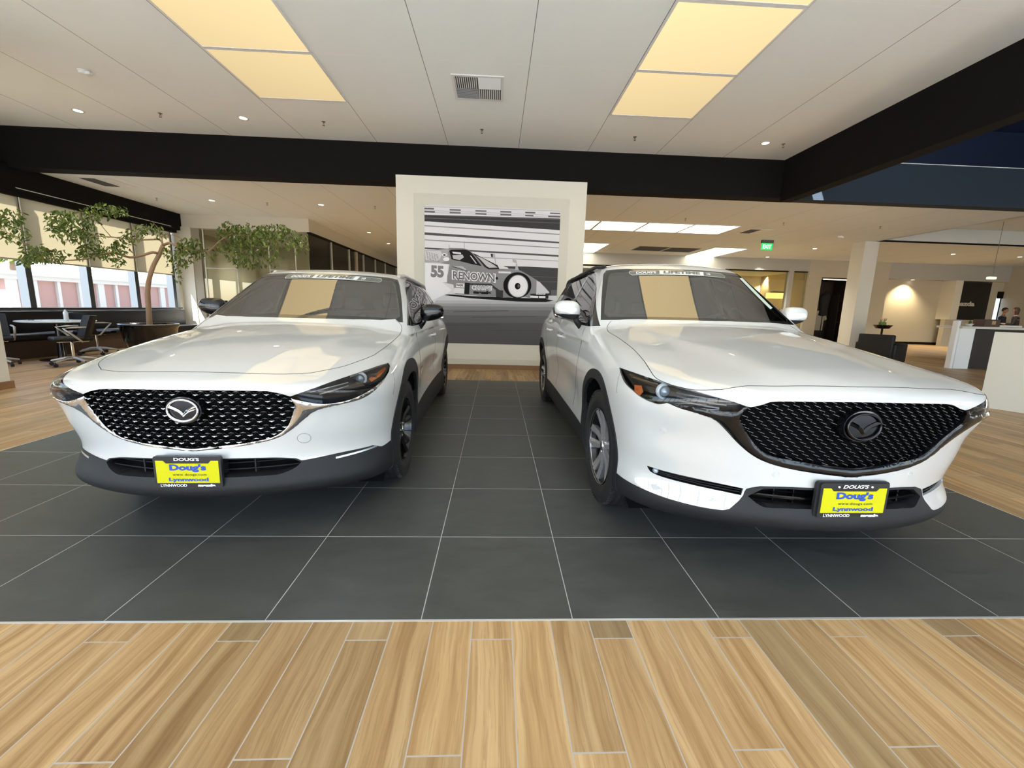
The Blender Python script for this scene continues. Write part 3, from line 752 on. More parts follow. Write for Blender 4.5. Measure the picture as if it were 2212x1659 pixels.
# ---------------------------------------------------------------- emblem: winged ring
def make_emblem(s, D, parent, face, ringmat, wingmat, y0):
    cx, cz, rx, rz = D['emb'][0], D['emb'][1], D['emb'][2]/1.55, D['emb'][3]/1.62
    e = empty('emblem', (0, 0, 0)); e.parent = parent
    b = MB(); n = 56
    V = [(0, y0-.006, cz)]+[((rx+.013)*math.cos(2*PI*k/n), y0-.004, cz+(rz+.013)*math.sin(2*PI*k/n)) for k in range(n)]+[((rx+.020)*math.cos(2*PI*k/n), y0+.025, cz+(rz+.020)*math.sin(2*PI*k/n)) for k in range(n)]
    b.add(V, [(0, 1+k, 1+(k+1) % n) for k in range(n)]+[(1+k, 1+n+k, 1+n+(k+1) % n, 1+(k+1) % n) for k in range(n)])
    b.build('badge_base', face, e, auto=30)
    r = MB(); pts = [(rx*math.cos(2*PI*k/n), y0-.010, cz+rz*math.sin(2*PI*k/n)*(1 if math.sin(2*PI*k/n) > 0 else 1.0)) for k in range(n)]
    r.tube(pts, [.0052+.0028*max(0, -math.sin(2*PI*k/n-.0)) for k in range(n)], 8, closed=True); r.build('badge_ring', ringmat, e, smooth=True)
    w = MB()
    for sg in (-1, 1):
        A = [(sg*rx*.95, cz+rz*.52), (sg*rx*.62, cz+rz*.33), (sg*rx*.32, cz+rz*.14), (sg*rx*.12, cz-rz*.06), (0, cz-rz*.26)]
        B = [(sg*rx*.99, cz+rz*.18), (sg*rx*.64, cz-rz*.01), (sg*rx*.36, cz-rz*.17), (sg*rx*.16, cz-rz*.38), (0, cz-rz*.62)]
        C = [((a[0]+b_[0])/2, (a[1]+b_[1])/2) for a, b_ in zip(A, B)]
        V = [(a[0], y0-.008, a[1]) for a in A]+[(c[0], y0-.016, c[1]) for c in C]+[(b_[0], y0-.008, b_[1]) for b_ in B]; m = len(A)
        w.add(V, [(i, i+1, m+i+1, m+i) for i in range(m-1)]+[(m+i, m+i+1, 2*m+i+1, 2*m+i) for i in range(m-1)])
    w.build('badge_wings', wingmat, e)
    return e
# ---------------------------------------------------------------- licence plate
def make_plate(parent, cy, cz, dots, name='license_plate'):
    p = empty(name, (0, cy, cz)); p.parent = parent
    W2, H2 = .1575, .081
    f = MB()
    def rr(w, h, r, n=5):
        o = []
        for cx, cz_, a0 in ((w-r, h-r, 0), (-w+r, h-r, 90), (-w+r, -h+r, 180), (w-r, -h+r, 270)):
            for k in range(n+1): a = math.radians(a0+90*k/n); o.append((cx+r*math.cos(a), cz_+r*math.sin(a)))
        return o
    f.prism(rr(W2, H2, .012), -.004, .012); f.build('plate_frame', mat('plate frame black', (.02, .021, .023), .35, bump=.1), p, auto=40)
    if dots: m2 = MB(); m2.prism(rr(W2+.010, H2+.004, .014), .006, .02); m2.build('plate_holder', blackmatte, p, auto=40)
    yl = MB(); t, b = .059, -.056; x = .146
    yl.prism([(x, b), (x, t), (x-.035, t), (x-.047, t-.014), (-x+.047, t-.014), (-x+.035, t), (-x, t), (-x, b)], -.0055, -.003); yl.build('plate', yellow, p)
    def put(nm, txt, w, h, xc, z0, m_, bold=.02, shear=0, sp=1.0):
        V, F = fit_text(txt, w, h, bold, shear, sp); n = len(V)
        q = MB(); q.add([(a+xc, -.0068, c+z0) for a, c in V], F); q.build(nm, m_, p, fix=False)
    put('lettering', "DOUG'S", .118, .017, 0, .0585, whiteink, .03, .25 if dots else 0)
    put('lettering', "Doug's", .170, .042, .002, .0005, blue, .05)
    put('lettering', "www.dougs.com", .158, .0145, .008, -.0205, blackink, .01, sp=1.12)
    put('lettering', "Lynnwood", .185, .024, .002, -.0515, blue, .04)
    put('lettering', "LYNNWOOD", .122, .0145, -.070, -.0745, whiteink, .03)
    put('lettering', "mazda", .082, .0145, .084, -.0745, whiteink, .075, sp=1.05)
    if dots:
        for sg in (-1, 1):
            q = MB(); q.prism([(sg*.076+.0045*math.cos(a), .0655+.0045*math.sin(a)) for a in np.arange(0, 2*PI, .5)], -.0066, -.004); q.build('screw_cap', whiteink, p)
    return p
# ---------------------------------------------------------------- the car
def build_car(s, D, big, loc, rz, label):
    root = empty('car', loc, rz, label, 'car')
    sh = cut_shell(s, D, big)
    O = lambda *a, **k: sh.obj(*a, **k)
    O('body_shell', ['body'], paint, root, rim=.012)
    O('front_bumper', 'front_bumper', paint, root, rim=.014)
    O('hood', 'bonnet', paint, root, rim=.012, off=.0005)
    O('bumper_cladding', ['skirt'], cladding, root, rim=.02, off=.002)
    O('rear_bumper_cladding', 'rear_skirt', cladding, root, rim=.01, off=.002)
    for sd in (1, -1):
        O('side_sill', 'sill', cladding, root, side=sd, rim=.02, off=.004)
        for nm, k in (('front_door', 0), ('rear_door', 1)):
            d = O('door', nm, paint, root, side=sd, rim=.012)
            hy, hz = D['handles'][k]; hx = lift_side(s, hy, hz)
            m = MB(); m.tube([(sd*(hx-.01), hy-.10, hz), (sd*(hx+.022), hy-.075, hz+.002), (sd*(hx+.026), hy, hz+.004), (sd*(hx+.022), hy+.075, hz+.002), (sd*(hx-.01), hy+.10, hz)], [.012, .014, .015, .014, .012], 8)
            m.build('door_handle', paint, d, smooth=True)
            m = MB(); m.lathe([(0, 0), (.032, 0), (.036, .002), (.034, -.01)], 20, 'x', (0, 0, 0)); v = m.v; m.v = [(sd*(hx-.001+p[0]*.5), hy-.03+p[1], hz-.006+p[2]*.7) for p in v]; m.build('handle_recess', gapm, d, smooth=True)
        O('window_surround', 'surround', frit, root, side=sd, rim=.012)
        for i in range(3): O('side_window', 'win%d' % i, tintglass, root, side=sd, off=-.003)
        O('wheel_arch_trim', 'ftrim', cladding, root, side=sd, off=.006, rim=.03)
        O('wheel_arch_trim', 'rtrim', cladding, root, side=sd, off=.006, rim=.03)
        for key in ('arch', 'rarch'):
            a = D[key][1]; pts = arch(*a); xs = [lift_side(s, y, z)-.012 for y, z in pts]
            n = len(pts); V = [(sd*x, y, z) for x, (y, z) in zip(xs, pts)]+[(sd*.50, y, z) for y, z in pts]
            m = MB(); m.add(V, [(i, i+1, n+i+1, n+i) for i in range(n-1)]+[tuple(range(n, 2*n))]); m.build('wheel_well', void, root)
    # front lamps
    for sd in (1, -1):
        M = lambda x, y, z: (sd*x, y, z)
        L = empty('headlight'); L.parent = root
        O('lens_cover', 'lamp', lensglass, L, side=sd, off=.0015)
        O('lamp_housing', 'lamp', blackgloss, L, side=sd, off=-.040)
        rim_only(sh, 'lamp_bezel', 'lamp', blackgloss, L, sd, .042)
        if big: px, pz, pr_, py = .770, .866, .028, -.632
        else: px, pz, pr_, py = .742, .822, .026, -.590
        q = MB(); q.lathe([(0, -.026), (pr_*.5, -.022), (pr_*.85, -.012), (pr_, 0), (pr_, .02)], 32, 'y', M(px, py, pz)); q.build('projector_lens', mat('projector lens glass', (.35, .42, .50), .03, .3, 1), L, smooth=True)
        q = MB(); q.lathe([(pr_*1.02, .012), (pr_*1.02, -.012), (pr_*1.35, -.010), (pr_*1.42, .012)], 36, 'y', M(px, py, pz)); q.build('daytime_ring', mat('daytime light guide', (.72, .80, .86), .15, .1, 1), L, smooth=True)
        q = MB()
        if big:
            for j, (zz, x0, x1) in enumerate(((.878, .56, .75), (.862, .575, .75), (.846, .60, .745), (.898, .80, .865))):
                pts = []
                for t in np.linspace(0, 1, 9):
                    x = x0+(x1-x0)*t; z = zz+(.012*t-.014 if j < 3 else .006*t); y = float(surf_y(s, np.array([x]), np.array([z]))[0])+.022; pts.append(M(x, y, z))
                q.tube(pts, .0042, 6)
        else:
            for zz, x0, x1 in ((.795, .56, .715), (.780, .60, .72), (.826, .62, .715)):
                pts = []
                for t in np.linspace(0, 1, 9):
                    x = x0+(x1-x0)*t; z = zz+.030*t-.002; y = float(surf_y(s, np.array([x]), np.array([z]))[0])+.022; pts.append(M(x, y, z))
                q.tube(pts, .0038, 6)
            for j in range(6):
                q.box((sd*(px+.040+j*.007)-.0018, py-.004+j*.010, pz-.022), (sd*(px+.040+j*.007)+.0018, py+.02+j*.010, pz+.024))
        q.build('reflector_strips', silver, L, auto=40)
        ax, az = ((.874, .858), (.885, .842)) if big else ((.818, .842), (.845, .850))
        ar = [(.862, .874), (.882, .868), (.886, .838), (.874, .824), (.862, .848)] if big else [(.806, .826), (.846, .862), (.854, .852), (.846, .826), (.82, .808)]
        V = []
        for dx in (.012, .03):
            for x, z in ar:
                y = float(surf_y(s, np.array([x-.004]), np.array([z]))[0]); V.append(M(x-.010-dx*.3, y+dx, z))
        n = len(ar); q = MB(); q.add(V, [tuple(range(n)), tuple(range(2*n-1, n-1, -1))]+[(i, (i+1) % n, n+(i+1) % n, n+i) for i in range(n)]); q.build('turn_signal', amber, L)
    # grille
    G = empty('grille'); G.parent = root
    O('grille_backing', 'grille', void, G, push=lambda V, N: np.array([0, .045, 0]))
    rim_only(sh, 'grille_recess', 'grille', blackgloss, G, 0, .046, (0, 1, 0))
    gpoly = param('y', np.array([(-.001, 0, D['gtop'][0][0][2])]+[tuple(p) for p in fl(D['gtop'])]+[tuple(p) for p in fl(D['gmesh'])[1:]]+[(-.001, 0, D['gmesh'][-1][-1][2])]))
    cz, (rx, rz) = D['emb'][1], (D['emb'][2]/1.55+.022, D['emb'][3]/1.62+.022)
    if big:
        dx, dz = .0225, .0190; bars = []; cells = []
        for i in range(-26, 27):
            for j in range(-2, 20):
                bars.append((i*dx*2+(dx if j % 2 else 0), .575+j*dz))
    else:
        dx, dz = .0265, .0180; bars = []
        for i in range(-24, 25):
            for j in range(-1, 20): bars.append((i*dx*2+(dx if j % 2 else 0), .497+j*dz, j % 2))
    A = np.array([b[:2] for b in bars]); ins = inpoly(np.abs(A)*np.array([1, 1]), gpoly)
    keep = [b for b, k in zip(bars, ins) if k and (b[0]/rx)**2+((b[1]-cz)/rz)**2 > 1]
    Y = surf_y(s, np.array([abs(b[0]) for b in keep]), np.array([b[1] for b in keep]))
    q = MB(); q2 = MB(); q2.cur = 0
    for b, y in zip(keep, Y):
        x, z = b[:2]; y = float(y)
        e = float(surf_y(s, np.array([abs(x)+.01]), np.array([z]))[0]); sl = (e-y)/.01*(1 if x >= 0 else -1)
        if big:
            w_ = .0135
            c = [(-w_, .0045), (w_, -.0045)]
            V = [(x+a, y+.012+sl*a, z+c_+t) for a, c_ in c for t in (.0007, -.0007)]; q.add(V+[(p[0], p[1]+.005, p[2]) for p in V], [(0, 1, 3, 2), (0, 2, 6, 4), (1, 5, 7, 3)])
            for a0, b0, a1, b1 in ((-w_, .0045, -w_-.0085, dz+.0035-.008), (w_, -.0045, w_+.0, -dz*.9)):
                V = [(x+a0, y+.016+sl*a0, z+b0), (x+a0+.002, y+.016+sl*a0, z+b0), (x+a1+.002, y+.016+sl*a1, z+b1), (x+a1, y+.016+sl*a1, z+b1)]
                q2.add(V+[(p[0], p[1]+.02, p[2]) for p in V], [(0, 3, 2, 1), (0, 4, 7, 3), (1, 2, 6, 5)])
        else:
            h_ = -1 if b[2] else 1; w_ = .0125
            V = [(x-w_, y+.010-sl*w_, z+.0005*h_), (x-w_*.35, y+.008, z-.0012*h_), (x, y+.007, z-.0042*h_), (x+w_*.35, y+.008, z-.0012*h_), (x+w_, y+.010+sl*w_, z+.0005*h_),
                 (x+w_*.8, y+.012+sl*w_, z+.0030*h_), (x, y+.011, z+.0022*h_), (x-w_*.8, y+.012-sl*w_, z+.0030*h_)]
            q.add(V, [(0, 1, 7), (1, 2, 6, 7), (2, 3, 5, 6), (3, 4, 5)])
            for sx in (-1, 1):
                V = [(x+sx*w_, y+.014+sl*sx*w_, z+.003), (x+sx*w_, y+.014+sl*sx*w_, z-.003), (x+sx*dx*.98, y+.020+sl*sx*dx, z+h_*dz*.75-.003), (x+sx*dx*.98, y+.020+sl*sx*dx, z+h_*dz*.75+.003)]
                q2.add(V+[(p[0], p[1]+.018, p[2]) for p in V], [(0, 1, 2, 3), (0, 3, 7, 4), (1, 5, 6, 2)])
    q.build('grille_accents', mat('grille accent grey', (.22, .22, .23), .35, .6) if big else mat('grille accent silver', (.50, .52, .52), .25, .8), G)
    q2.build('grille_mesh', mat('grille mesh black', (.004, .004, .004), .5, spec=.12), G)
    V, F, N = sh.piece('wing', 0); V = pillow(V, F, N, .014, .012)
    o = mobj('grille_surround', V, F, blackgloss if big else chrome, G); o.data.polygons.foreach_set('use_smooth', [True]*len(o.data.polygons))
    rim_only(sh, 'surround_edge', 'wing', blackgloss if big else chrome, G, 0, .03)
    yb = float(surf_y(s, np.array([0.]), np.array([cz]))[0])
    make_emblem(s, D, G, blackgloss, blackchrome if big else chrome, blackchrome if big else chrome, yb-.004)
    # lower intake
    I = empty('lower_intake'); I.parent = root
    O('intake_backing', 'intake', void, I, push=lambda V, N: np.array([0, .075, 0]))
    rim_only(sh, 'intake_recess', 'intake', blackmatte, I, 0, .076, (0, 1, 0))
    ipoly = param('y', np.array([(-.001, 0, D['intake'][0][0][2])]+[tuple(p) for p in fl(D['intake'])]+[(-.001, 0, D['intake'][-1][-1][2])]))
    zl, zh = ipoly[:, 1].min(), ipoly[:, 1].max()
    q = MB()
    for z in (np.linspace(zl, zh, 7)[1:-1] if big else np.linspace(zl, zh, 4)[1:-1]):
        for sg in (-1, 1):
            xs = [x for x in np.linspace(0, .5, 60) if inpoly(np.array([[x, z]]), ipoly)[0]]
            if len(xs) < 3: continue
            xs = np.linspace(0, xs[-1], 12); ys = surf_y(s, xs, np.full(12, z))
            big_m = big and abs(z-(zl+zh)/2) < .006
            pts = [(sg*x, float(y)+(.012 if big_m else .035), z) for x, y in zip(xs, ys)]; q.tube(pts, .0055 if big_m else .003, 6)
    for x in ((-.22, .22, -.30, .30) if big else (-.27, .27, -.13, .13)):
        y = float(surf_y(s, np.array([abs(x)]), np.array([(zl+zh)/2]))[0]); q.box((x-.003, y+.03, zl+.01), (x+.003, y+.06, zh-.01))
    q.build('intake_slats', blackgloss if big else blackmatte, I, auto=40)
    if big:
        for sd in (1, -1):
            S_ = empty('fog_light'); S_.parent = root
            O('slot_backing', 'slot', void, S_, side=sd, off=-.05); rim_only(sh, 'slot_recess', 'slot', blackmatte, S_, sd, .05)
            q = MB()
            for dz_ in (-.012, .0, .012):
                pts = []
                for x in np.linspace(.44, .775, 14):
                    z = .4385+dz_*(.75 if x > .6 else .95)+(x-.44)*.035; y = float(surf_y(s, np.array([x]), np.array([z]))[0])+.016; pts.append((sd*x, y, z))
                q.tube(pts, .0028, 6)
            q.build('slot_slats', blackmatte, S_, auto=40)
            q = MB(); q.lathe([(0, -.014), (.008, -.012), (.014, -.004), (.015, .008)], 24, 'y', (sd*.765, float(surf_y(s, np.array([.765]), np.array([.452]))[0])+.012, .452)); q.build('fog_lamp_lens', mat('projector lens glass'), S_, smooth=True)
        for x, z in D['sens']:
            for sd in (1, -1):
                y = float(surf_y(s, np.array([x]), np.array([z]))[0]); n = Vector(body_grad(s, np.array([[x, y, z]]))[0]); n.x *= sd; n.normalize(); R_ = Vector((0, -1, 0)).rotation_difference(n).to_matrix()
                q = MB(); q.lathe([(.0, -.003), (.009, -.003), (.010, -.001), (.0105, .002), (.0125, .002), (.013, -.002), (.0155, -.002), (.0165, .001)], 24, 'y')
                q.v = [tuple(R_ @ Vector(p)+Vector((sd*x, y, z))) for p in q.v]; q.build('parking_sensor', paint, root, auto=30)
    else:
        for sd in (1, -1): O('bumper_reflector', 'refl', mat('reflector strip silver', (.55, .6, .66), .15, .6, 1), root, side=sd, off=.004, rim=.01)
    x, z = D['cap']; cy = float(surf_y(s, np.array([x]), np.array([z]))[0])
    gaps = MB()
    ring = []
    for k in range(36):
        a = 2*PI*k/36; rx_ = .030; xx, zz = x+rx_*math.cos(a), z+rx_*.92*math.sin(a); ring.append((xx*D['cap_side'], float(surf_y(s, np.array([xx]), np.array([zz]))[0]), zz))
    gaps.tube(ring, .0009, 5, closed=True)
    def gl(pts, sides=(1, -1), r=.0021, down=.0004):
        P = np.array([tuple(p) for p in pts]); g = body_grad(s, P); g /= np.linalg.norm(g, axis=1)[:, None]; 
        for _ in range(3): P = P-(body_F(s, P)[:, None])*g
        P = P-g*down
        for sd in sides: gaps.tube([(sd*a, b, c) for a, b, c in P], r, 6)
    hd = fl(D['hood'], .03); gl(hd)
    for d in D['door']: gl(crom([S3(s, d)], .04), r=.0018)
    fe = [tuple(p) for p in D['fend']]; gl(crom([fe], .03), r=.0015)
    bo = lambda z: [(lift_side(s, y, z), y, z) for y in np.arange(.66, 2.4, .1)]
    gaps.build('panel_gaps', gapm, root, smooth=True)
    # glass
    O('windshield', 'screen', wsglass, root, off=-.001)
    O('windshield_border', 'frit', frit, root, rim=.008)
    li = O('cabin_pillar_lining', ['surround', 'frit'], cabinlight, root, off=-.03, flip=True)
    li = O('cabin_lining', ['front_door', 'rear_door', 'body'], cabin, root, off=-.035, flip=True)
    ws0 = s['ws']; zd = ws0[1]-.045
    q = MB(); pts = []
    V = []; nx = 15
    for iy, (yy, zz) in enumerate(((0, zd-.02), (.12, zd), (.45, zd-.005), (.60, zd-.05), (.62, zd-.30))):
        for x in np.linspace(-.70, .70, nx): V.append((x, ws0[0]+.05+.24*x*x+yy*(1 if iy < 3 else .92), zz+(.035*math.exp(-((x-.36)/.17)**2) if iy in (2,) else 0)))
    q.add(V, [(r*nx+c, r*nx+c+1, (r+1)*nx+c+1, (r+1)*nx+c) for r in range(4) for c in range(nx-1)])
    q.build('dashboard', cabin, root, smooth=True)
    rt = .04 if big else 0
    for sx in (-.37, .37):
        S_ = empty('front_seat'); S_.parent = root
        q = MB(); R_ = Matrix.Rotation(math.radians(-14), 3, 'X'); bz = .55+rt
        q.rbox((-.25, -.06, 0), (.25, .07, .62), .06, R_, (sx, 1.78, bz), 3); q.rbox((-.27, -.10, .05), (-.19, .04, .50), .035, R_, (sx, 1.78, bz)); q.rbox((.19, -.10, .05), (.27, .04, .50), .035, R_, (sx, 1.78, bz))
        q.build('backrest', seatmat, S_, auto=50)
        q = MB(); q.rbox((-.14, -.05, .65), (.14, .05, .84), .05, R_, (sx, 1.78, bz), 3); q.tube([R_ @ Vector((-.06, 0, .58))+Vector((sx, 1.78, bz)), R_ @ Vector((-.06, 0, .70))+Vector((sx, 1.78, bz))], .007); q.tube([R_ @ Vector((.06, 0, .58))+Vector((sx, 1.78, bz)), R_ @ Vector((.06, 0, .70))+Vector((sx, 1.78, bz))], .007)
        q.build('headrest', seatmat, S_, auto=50)
        q = MB(); q.rbox((sx-.26, 1.22, .46), (sx+.26, 1.80, .60), .05, n=3); q.build('seat_cushion', seatmat, S_, auto=50)
    q = MB(); R_ = Matrix.Rotation(math.radians(-14), 3, 'X'); q.rbox((-.66, -.05, 0), (.66, .06, .60), .06, R_, (0, 2.72, .58+rt), 3)
    for x in (-.4, 0, .4): q.rbox((x-.13, -.04, .60), (x+.13, .04, .76), .04, R_, (0, 2.72, .58+rt), 3)
    q.build('rear_bench', seatmat, root, auto=50)
    q = MB(); q.box((-.80, .60, .25), (.80, 3.2, .30)); q.box((-.48, -.70, .24), (.48, 3.3, .27)); q.build('underbody', void, root)
    sw = empty('steering_wheel'); sw.parent = root; c = Vector((.37, ws0[0]+.62, zd-.06)); R_ = Matrix.Rotation(math.radians(-64), 3, 'X')
    q = MB(); q.tube([c+R_ @ Vector((.185*math.cos(a), .185*math.sin(a), 0)) for a in np.linspace(0, 2*PI, 40, endpoint=False)], .014, 8, closed=True); q.build('steering_rim', mat('steering leather', (.05, .055, .05), .45), sw, smooth=True)
    q = MB(); q.lathe([(0, .03), (.06, .02), (.07, 0), (.05, -.05)], 24, 'z'); q.box((-.18, -.015, -.012), (.18, .015, .008)); q.box((-.012, -.18, -.012), (.012, 0, .008)); q.v = [tuple(c+R_ @ Vector(p)) for p in q.v]; q.build('steering_hub', cabin, sw, auto=40)
    zt = D['ws'][1][-1][1]; yt = .96
    m = empty('rear_view_mirror'); m.parent = root
    q = MB(); q.rbox((-.115, yt+.10, zt-.11), (.115, yt+.13, zt-.045), .02, n=3); q.build('mirror_glass_case', blackgloss, m, auto=50)
    q = MB(); q.rbox((-.075, yt+.0, zt-.085), (.075, yt+.09, zt-.0), .02, n=2); q.build('sensor_housing', blackmatte, m, auto=50)
    # door mirrors
    for sd in (1, -1):
        m = empty('side_mirror'); m.parent = root
        cx_, cy_, cz_ = (.980, .85, 1.238) if big else (.953, .85, 1.180)
        def shell(z0, z1, sc=1.0):
            V = []; nu, nv = 28, 14
            for j in range(nv+1):
                t = -PI/2+PI*j/nv
                for i in range(nu):
                    a = 2*PI*i/nu; ca, sa = math.cos(a), math.sin(a)
                    ex = lambda v, p: math.copysign(abs(v)**p, v)
                    X_ = .108*ex(ca, .75)*ex(math.cos(t), .62); Y_ = .062*ex(sa, .8)*ex(math.cos(t), .62)*(1.15 if sa < 0 else .7); Z_ = .088*ex(math.sin(t), .85)
                    tap = 1-.28*(X_/.108*.5+.5); Z_ = Z_*tap+(.012*(X_/.108)); Z_ = min(max(Z_, z0), z1)
                    V.append((sd*(cx_+X_*sc), cy_+Y_*sc-.03*(1-X_/.125)*0, cz_+Z_*sc))
            F = [(j*nu+i, j*nu+(i+1) % nu, (j+1)*nu+(i+1) % nu, (j+1)*nu+i) for j in range(nv) for i in range(nu)]
            q = MB(); q.add(V, F); return q
        shell(-.040, 1).build('mirror_cap', paint if big else blackgloss, m, auto=60)
        shell(-1, -.036, .985).build('mirror_underside', blackmatte if big else blackgloss, m, auto=60)
        q = MB(); q.box((-.095, 0, -.05), (.095, .006, .055)); q.v = [(sd*(cx_+p[0]), cy_+.040+p[1], cz_+p[2]) for p in q.v]; q.build('mirror_glass', mat('mirror silvering', (.8, .8, .8), .02, 1), m)
        bx = lift_side(s, cy_+.02, cz_-.14)
        q = MB(); q.tube([(sd*(cx_-.07), cy_, cz_-.05), (sd*(cx_-.085), cy_+.01, cz_-.095), (sd*(bx-.01), cy_+.02, cz_-.135)], [.030, .024, .034], 10); q.build('mirror_arm', blackmatte if big else blackgloss, m, smooth=True)
    # roof rails
    for sd in (1, -1):
        pts = []; rs = []
        y0, y1 = (1.20, 3.05) if big else (1.18, 2.85)
        for t in np.linspace(0, 1, 26):
            y = y0+(y1-y0)*t; x = .585+.035*math.sin(t*PI); lift = .034*min(1, math.sin(min(t, 1-t)*PI*2.4+.02)*1.2 if min(t, 1-t) < .2 else 1)
            pts.append((sd*x, y, lift_top(s, x, y)+lift-.004)); rs.append(.017)
        q = MB(); q.tube(pts, rs, 10)
        f0 = pts[0]; q.tube([(f0[0], y0-.03, lift_top(s, abs(f0[0]), y0-.03)-.012), (f0[0], y0+.03, lift_top(s, abs(f0[0]), y0)+.012), pts[2]], [.017, .020, .016], 10)
        q.build('roof_rail', blackmatte if big else mat('roof rail silver', (.72, .72, .74), .3, .6), root, smooth=True)
    # wheels
    R_, wz, ww, xo = D['wheel'][1], D['wheel'][0], D['wheel'][2], D['wheel'][3]
    rim = .242 if big else .228
    proto = None
    for sd in (1, -1):
        for y in (0, s['wb']):
            if proto is None: proto = w = make_wheel(R_, rim, ww, 'bright' if big else 'dark', root, 1)
            else: w = copy_tree(proto, root)
            w.location = (sd*(xo-ww/2), y, R_); w.rotation_euler = (0, 0, 0 if sd == 1 else PI)
    zs_ = .443 if big else .403
    make_plate(root, -.893 if big else -.897, zs_, big)
    banner(s, D, root, big)
    sh.bm.free()
    return root
def banner(s, D, root, big):
    b = empty('windshield_banner'); b.parent = root
    zt = (1.573 if big else 1.468); x0 = -.02 if big else .07
    if not big: zt = 1.468
    def yws(x, z):
        lo, hi = .3, 1.6; x = np.asarray(x, float); z = np.asarray(z, float); a = np.full(x.shape, .3); c = np.full(x.shape, 1.5)
        for _ in range(22):
            m = (a+c)/2; v = body_F(s, np.stack([x, m, z], -1)) < 0; c = np.where(v, m, c); a = np.where(v, a, m)
        return (a+c)/2
    def put(nm, V, F, m_, off):
        V, F = subdiv_tris(V, F, .05); A = np.array(V); x = A[:, 0]; z = A[:, 1]; y = yws(x, z)
        g = body_grad(s, np.stack([x, y, z], -1)); g /= np.linalg.norm(g, axis=1)[:, None]; P = np.stack([x, y, z], -1)+g*off
        mobj(nm, P, F, m_, b)
    hw = .40; arc = lambda x: zt-.075*(x-0)**2
    xs = np.linspace(-hw, hw, 33); h = .020
    outl = [(x0+x, arc(x0+x)+h) for x in xs]+[(x0+hw+h*.9*math.cos(a), arc(x0+hw)+h*math.sin(a)) for a in (.9, .3, -.3, -.9)]+[(x0+x, arc(x0+x)-h) for x in xs[::-1]]+[(x0-hw-h*.9*math.cos(a), arc(x0-hw)-h*math.sin(a)) for a in (.9, .3, -.3, -.9)]
    put('banner_edge', outl, [list(range(len(outl)))], mat('banner white edge', (.75, .76, .74), .5), .003)
    inn = [(x0+(x-x0)*.993, arc(x)+(z-arc(x))*.86) for x, z in outl]
    put('banner_field', inn, [list(range(len(inn)))], mat('banner grey field', (.13, .14, .13), .4), .0042)
    def word(t, xc, w, hh, m_, off, bold=.03, shear=.2):
        V, F = fit_text(t, w, hh, bold, shear); put('lettering', [(a+xc, c-hh/2+arc(a+xc)) for a, c in V], F, m_, off)
    word("DOUG'S", x0-.28, .17, .020, whiteink, .0055)
    bx = [(x0-.175, -.0165), (x0+.21, -.0165), (x0+.225, .0165), (x0-.16, .0165)]
    put('banner_box', [(x, arc(x)+z) for x, z in bx], [[0, 1, 2, 3]], mat('banner white edge'), .005)
    word('LIFETIME', x0+.025, .33, .025, mat('banner grey field'), .0065, .05)
    word('10', x0+.262, .035, .018, whiteink, .0055)
    if big:
        V = []
        for t in np.linspace(0, 1, 9): V.append((.545+.085*t+.0, 1.545-.26*t))
        W_ = [(x+.040, z+.01) for x, z in V][::-1]
        put('windshield_side_sticker', V+W_, [list(range(len(V)*2))], mat('pale green sticker', (.50, .60, .52), .5), .003)
# ---------------------------------------------------------------- a pixel of the photograph -> a point on a plane of the room (used for measuring only)
_cy, _sy = math.cos(YAW), math.sin(YAW)
_f = np.array([_sy*math.cos(PITCH), _cy*math.cos(PITCH), -math.sin(PITCH)]); _r = np.array([_cy, -_sy, 0.]); _u = np.cross(_r, _f)
_A = math.cos(ROLL)*_r+math.sin(ROLL)*_u; _B = -math.sin(ROLL)*_r+math.cos(ROLL)*_u
def at(px, py, ax, val):
    d = _A*(px-1106)/850.-_B*(py-798.483)/850.+_f; o = np.array([0, 0, CAM_H]); i = 'xyz'.index(ax)
    p = o+(val-o[i])/d[i]*d; return Vector(p)
# ---------------------------------------------------------------- surface materials
def nodes(name):
    m = bpy.data.materials.new(name); m.use_nodes = True; return m, m.node_tree, m.node_tree.nodes['Principled BSDF']
def mth(nt, op, a, b=None, c=None):
    n = nt.nodes.new('ShaderNodeMath'); n.operation = op
    for i, v in enumerate((a, b, c)):
        if v is None: continue
        if isinstance(v, (int, float)): n.inputs[i].default_value = v
        else: nt.links.new(v, n.inputs[i])
    return n.outputs[0]
def mixc(nt, fac, a, b):
    n = nt.nodes.new('ShaderNodeMix'); n.data_type = 'RGBA'
    if isinstance(fac, (int, float)): n.inputs[0].default_value = fac
    else: nt.links.new(fac, n.inputs[0])
    for i, v in ((6, a), (7, b)):
        if isinstance(v, tuple): n.inputs[i].default_value = (*v, 1)
        else: nt.links.new(v, n.inputs[i])
    return n.outputs[2]
def comb(nt, x, y, z=0.0):
    n = nt.nodes.new('ShaderNodeCombineXYZ')
    for i, v in enumerate((x, y, z)):
        if isinstance(v, (int, float)): n.inputs[i].default_value = v
        else: nt.links.new(v, n.inputs[i])
    return n.outputs[0]
def noise(nt, vec, scale, detail=2, rough=.5, dist=0):
    n = nt.nodes.new('ShaderNodeTexNoise'); n.inputs['Scale'].default_value = scale; n.inputs['Detail'].default_value = detail; n.inputs['Roughness'].default_value = rough; n.inputs['Distortion'].default_value = dist
    nt.links.new(vec, n.inputs['Vector']); return n.outputs[0]
def ramp(nt, v, stops):
    n = nt.nodes.new('ShaderNodeValToRGB'); nt.links.new(v, n.inputs[0]); cr = n.color_ramp
    while len(cr.elements) < len(stops): cr.elements.new(.5)
    for e, (p, c) in zip(cr.elements, stops): e.position = p; e.color = (*c, 1)
    return n.outputs[0]
